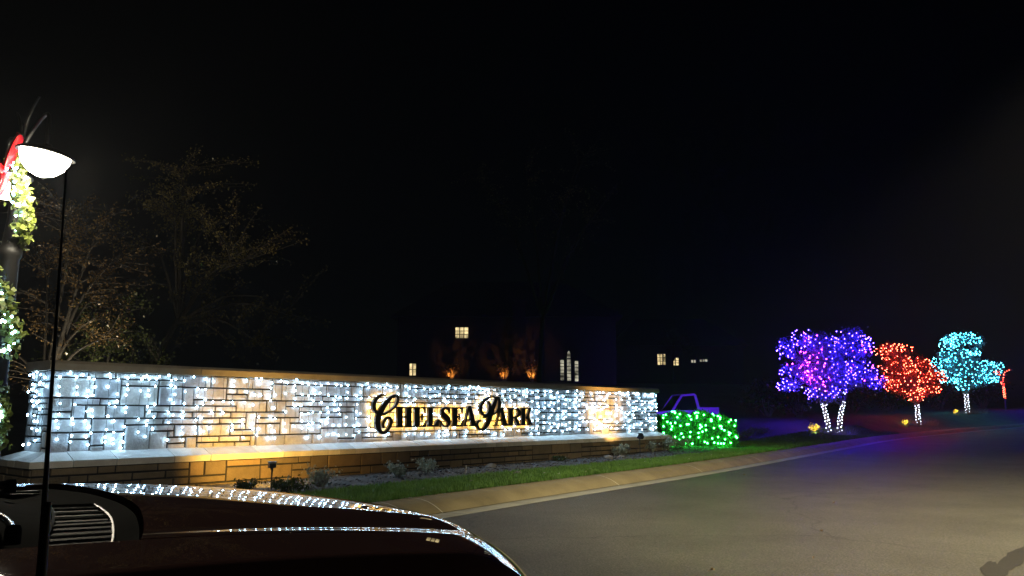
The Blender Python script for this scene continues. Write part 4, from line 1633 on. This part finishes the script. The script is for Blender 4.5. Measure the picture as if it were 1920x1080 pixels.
# hood gap: dark liner just under the shut line
g_ = MB()
for s in (-1, 1):
    v = []
    for i in range(60):
        x = -.3 + 1.3 * i / 59
        v += [(x, s * .592, body_z(x, s * .592) - .012), (x, s * .61, body_z(x, s * .61) - .012)]
    g_.add(v, [(2 * i, 2 * i + 1, 2 * i + 3, 2 * i + 2) for i in range(59)])
g_.build('shut_line', M['rubber'], car)
# front fascia, side skins, lower body
fs = MB()
ys = lin(-.945, .945, 40)
v = []
for y in ys:
    x = fx(y)
    z = body_z(x, y)
    v += [(x, y, z), (x + .03, y, z - .12), (x + .05, y, z - .3), (x + .02, y, .3)]
fs.add(v, [(4 * j + k, 4 * j + k + 1, 4 * j + k + 5, 4 * j + k + 4) for j in range(40) for k in range(3)])
fs.build('bumper', M['paint'], car, True)
for s in (-1, 1):
    sk = MB()
    v = []
    for i in range(50):
        x = -.55 + (fx(.945) + .55) * i / 49
        z = body_z(x, .945)
        wheel_top = .3
        dx = x - .28
        lo = .3 if abs(dx) > .38 else .36 + math.sqrt(max(0, .38 ** 2 - dx * dx))
        lo = min(lo, z - .05)
        v += [(x, s * .945, z), (x, s * .96, (z + lo) / 2), (x, s * .94, lo)]
    sk.add(v, [(3 * i + k, 3 * i + k + 3, 3 * i + k + 4, 3 * i + k + 1) for i in range(49) for k in range(2)])
    sk.build('front_wing', M['paint'], car, True)
    dr = MB()
    v = []
    for i in range(30):
        x = -.555 - 2.9 * i / 29
        dx = x + 2.45
        lo = .3 if abs(dx) > .38 else .36 + math.sqrt(max(0, .38 ** 2 - dx * dx))
        v += [(x, s * .93, 1.1), (x, s * .96, .75), (x, s * .94, lo)]
    dr.add(v, [(3 * i + k, 3 * i + k + 3, 3 * i + k + 4, 3 * i + k + 1) for i in range(29) for k in range(2)])
    dr.build('door', M['paint'], car, True)
    for x in (.28, -2.45):
        wm = MB()
        wm.lathe([(.1, -.11), (.22, -.11), (.34, -.1), (.36, 0), (.34, .1), (.22, .11), (.1, .11)], (x, s * .83, .36), 24, Matrix.Rotation(PI / 2, 4, 'X'))
        w_ = wm.build('wheel', M['tyre'], car)
        rm = MB()
        rm.lathe([(0, -.105), (.21, -.09), (.22, 0), (.21, .09), (0, .105)], (x, s * .83, .36), 24, Matrix.Rotation(PI / 2, 4, 'X'))
        rm.build('rim', M['chrome'], w_)
cb = MB()                                       # greenhouse: windscreen, pillars, roof, rear
wb = lambda y: -.055 - .26 * (abs(y) / .74) ** 2
v = []
ys = lin(-.74, .74, 24)
for y in ys:
    v += [(wb(y), y, 1.145), (wb(y) - .42 - .1 * (abs(y) / .74) ** 2 * 0, y * .93, 1.42), (wb(y) * .5 - .95, y * .86, 1.64)]
cb.add(v, [(3 * j + k, 3 * j + k + 3, 3 * j + k + 4, 3 * j + k + 1) for j in range(24) for k in range(2)])
cb.build('windscreen', M['glass'], car, True)
rfm = MB()
prf = [(-1.06, 1.645), (-1.6, 1.7), (-2.6, 1.68), (-3.2, 1.55), (-3.45, 1.1), (-3.5, .6), (-3.45, .32)]
v = []
for x, z in prf:
    hwid = .64 if z > 1.5 else .9
    for y in lin(-hwid, hwid, 8): v.append((x - (.1 * (abs(y)) if x > -1.2 else 0), y, z - .03 * (abs(y) / hwid) ** 2))
rfm.add(v, [(9 * i + k, 9 * i + k + 1, 9 * i + k + 10, 9 * i + k + 9) for i in range(len(prf) - 1) for k in range(8)])
rfm.build('roof', M['paint'], car, True)
for s in (-1, 1):
    sg = MB()
    sg.add([(-.5, s * .92, 1.09), (-3.4, s * .9, 1.1), (-3.1, s * .66, 1.56), (-2.5, s * .64, 1.66), (-1.15, s * .64, 1.62)], [(0, 1, 2, 3, 4)])
    sg.build('side_glass', M['glass'], car)
    ap = MB()
    ap.tube([(-.44, s * .79, 1.12), (-.82, s * .72, 1.42), (-1.12, s * .65, 1.63)], .03, 6)
    ap.build('pillar', M['paint'], car)
# cowl: moulded tray with louvred vent panels between windscreen and hood
cw = MB()
v = []
ys = lin(-.76, .76, 60)
NX = 8
for y in ys:
    a, b = wb(y) - .02, rear_edge(y) - .006
    for i in range(NX + 1):
        u = i / NX
        x = a + (b - a) * u
        z = body_z(x, y) - .012 - .02 * math.sin(PI * u)
        v.append((x, y, z))
cw.add(v, [((NX + 1) * j + i, (NX + 1) * j + i + 1, (NX + 1) * (j + 1) + i + 1, (NX + 1) * (j + 1) + i) for j in range(60) for i in range(NX)])
cowl = cw.build('cowl_panel', M['plastic'], car, True)


def cz(x, y):
    return body_z(x, y) - .022


def vent(y0, y1, ns):
    vt = MB()
    hole = MB()
    w = (y1 - y0) / ns

    def xr(y):
        b = rear_edge(y) - .045
        a = max(wb(y) + .02, b - .098 + .06 * abs(y + .45))
        return a, b
    # slats lie fore-and-aft, between a rim frame
    rim = []
    N = 10
    for k in range(N + 1):
        y = y0 + (y1 - y0) * k / N
        rim.append(Vector((xr(y)[1], y, cz(xr(y)[1], y) + .004)))
    rim2 = []
    for k in range(N + 1):
        y = y1 - (y1 - y0) * k / N
        rim2.append(Vector((xr(y)[0], y, cz(xr(y)[0], y) + .004)))
    lp_ = rim + rim2 + [rim[0]]
    vt.tube(lp_, .0028, 5)
    for k in range(1, ns):
        y = y0 + w * k
        a, b = xr(y)
        vt.tube([(a, y, cz(a, y) + .004), (b, y, cz(b, y) + .004)], .0026, 5)
    o = vt.build('vent_grille', M['slat'], cowl)
    vv = []
    for k in range(N + 1):
        y = y0 + (y1 - y0) * k / N
        a, b = xr(y)
        vv += [(a, y, cz(a, y) + .0), (b, y, cz(b, y) + .0)]
    hole.add(vv, [(2 * k, 2 * k + 1, 2 * k + 3, 2 * k + 2) for k in range(N)])
    hole.build('vent_opening', M['rubber'], cowl)


vent(-.71, -.53, 5)
vent(-.51, -.1, 6)
vent(.3, .62, 4)
# wipers
for (y0, y1) in ((-.5, .22), (.18, .68)):
    wp_ = MB()
    a = (wb(y0) + .06, y0, cz(wb(y0), y0) + .03)
    b = (wb(y0 + .25) - .03, y0 + .27, 1.19)
    wp_.tube(catmull([a, ((a[0] + b[0]) / 2 + .01, (a[1] + b[1]) / 2, 1.185), b], 5), [.007 - .0003 * i for i in range(11)], 6)
    wo = wp_.build('wiper', M['chrome'], car, True)
    bl = MB()
    bl.tube([(wb(y) - .035, y, 1.174) for y in lin(y0 + .02, y1, 10)], .004, 5)
    bl.tube([(wb(y) - .035, y, 1.181) for y in lin(y0 + .12, y1 - .1, 10)], .003, 5)
    bl.build('blade', M['rubber'], wo)
    pv = MB()
    pv.lathe([(.0, .008), (.009, .007), (.011, .0), (.011, -.02)], a, 14)
    pv.build('pivot', M['plastic'], wo, True)
# antenna on the near corner of the cowl
ab = Vector((-.145, -.86, body_z(-.145, -.86)))
at_top = car.location
tp_w = depth_pt(124, 318, 1.06)
inv = Matrix.Rotation(-math.atan2(CA.y, CA.x), 3, 'Z')
tl = inv @ (tp_w - A0)
an = MB()
an.lathe([(.02, -.03), (.02, .0), (.0095, .012), (.0062, .05), (.005, .1), (.0041, .15)], ab, 14)
ant = an.build('antenna', M['black'], car, True)
an2 = MB()
an2.tube([ab + Vector((0, 0, .03)), ab.lerp(tl, .4), tl], [.0042, .0024, .0011], 8)
an2.build('mast', M['black'], ant, True)

# ------------------------------------------------------------------ thin volume added to stand in for lens bloom round the lamps
hz_ = MB()
hz_.box((-70, -25, -1.3), (150, 170, 24))
hm = bpy.data.materials.new('night haze')
hm.use_nodes = True
hm.node_tree.nodes.remove(hm.node_tree.nodes['Principled BSDF'])
vp = hm.node_tree.nodes.new('ShaderNodeVolumePrincipled')
vp.inputs['Density'].default_value = .00065
vp.inputs['Color'].default_value = (.9, .93, 1, 1)
vp.inputs['Anisotropy'].default_value = .55
hm.node_tree.links.new(vp.outputs[0], hm.node_tree.nodes['Material Output'].inputs['Volume'])
tag(hz_.build('bloom_haze', hm), kind='stuff')
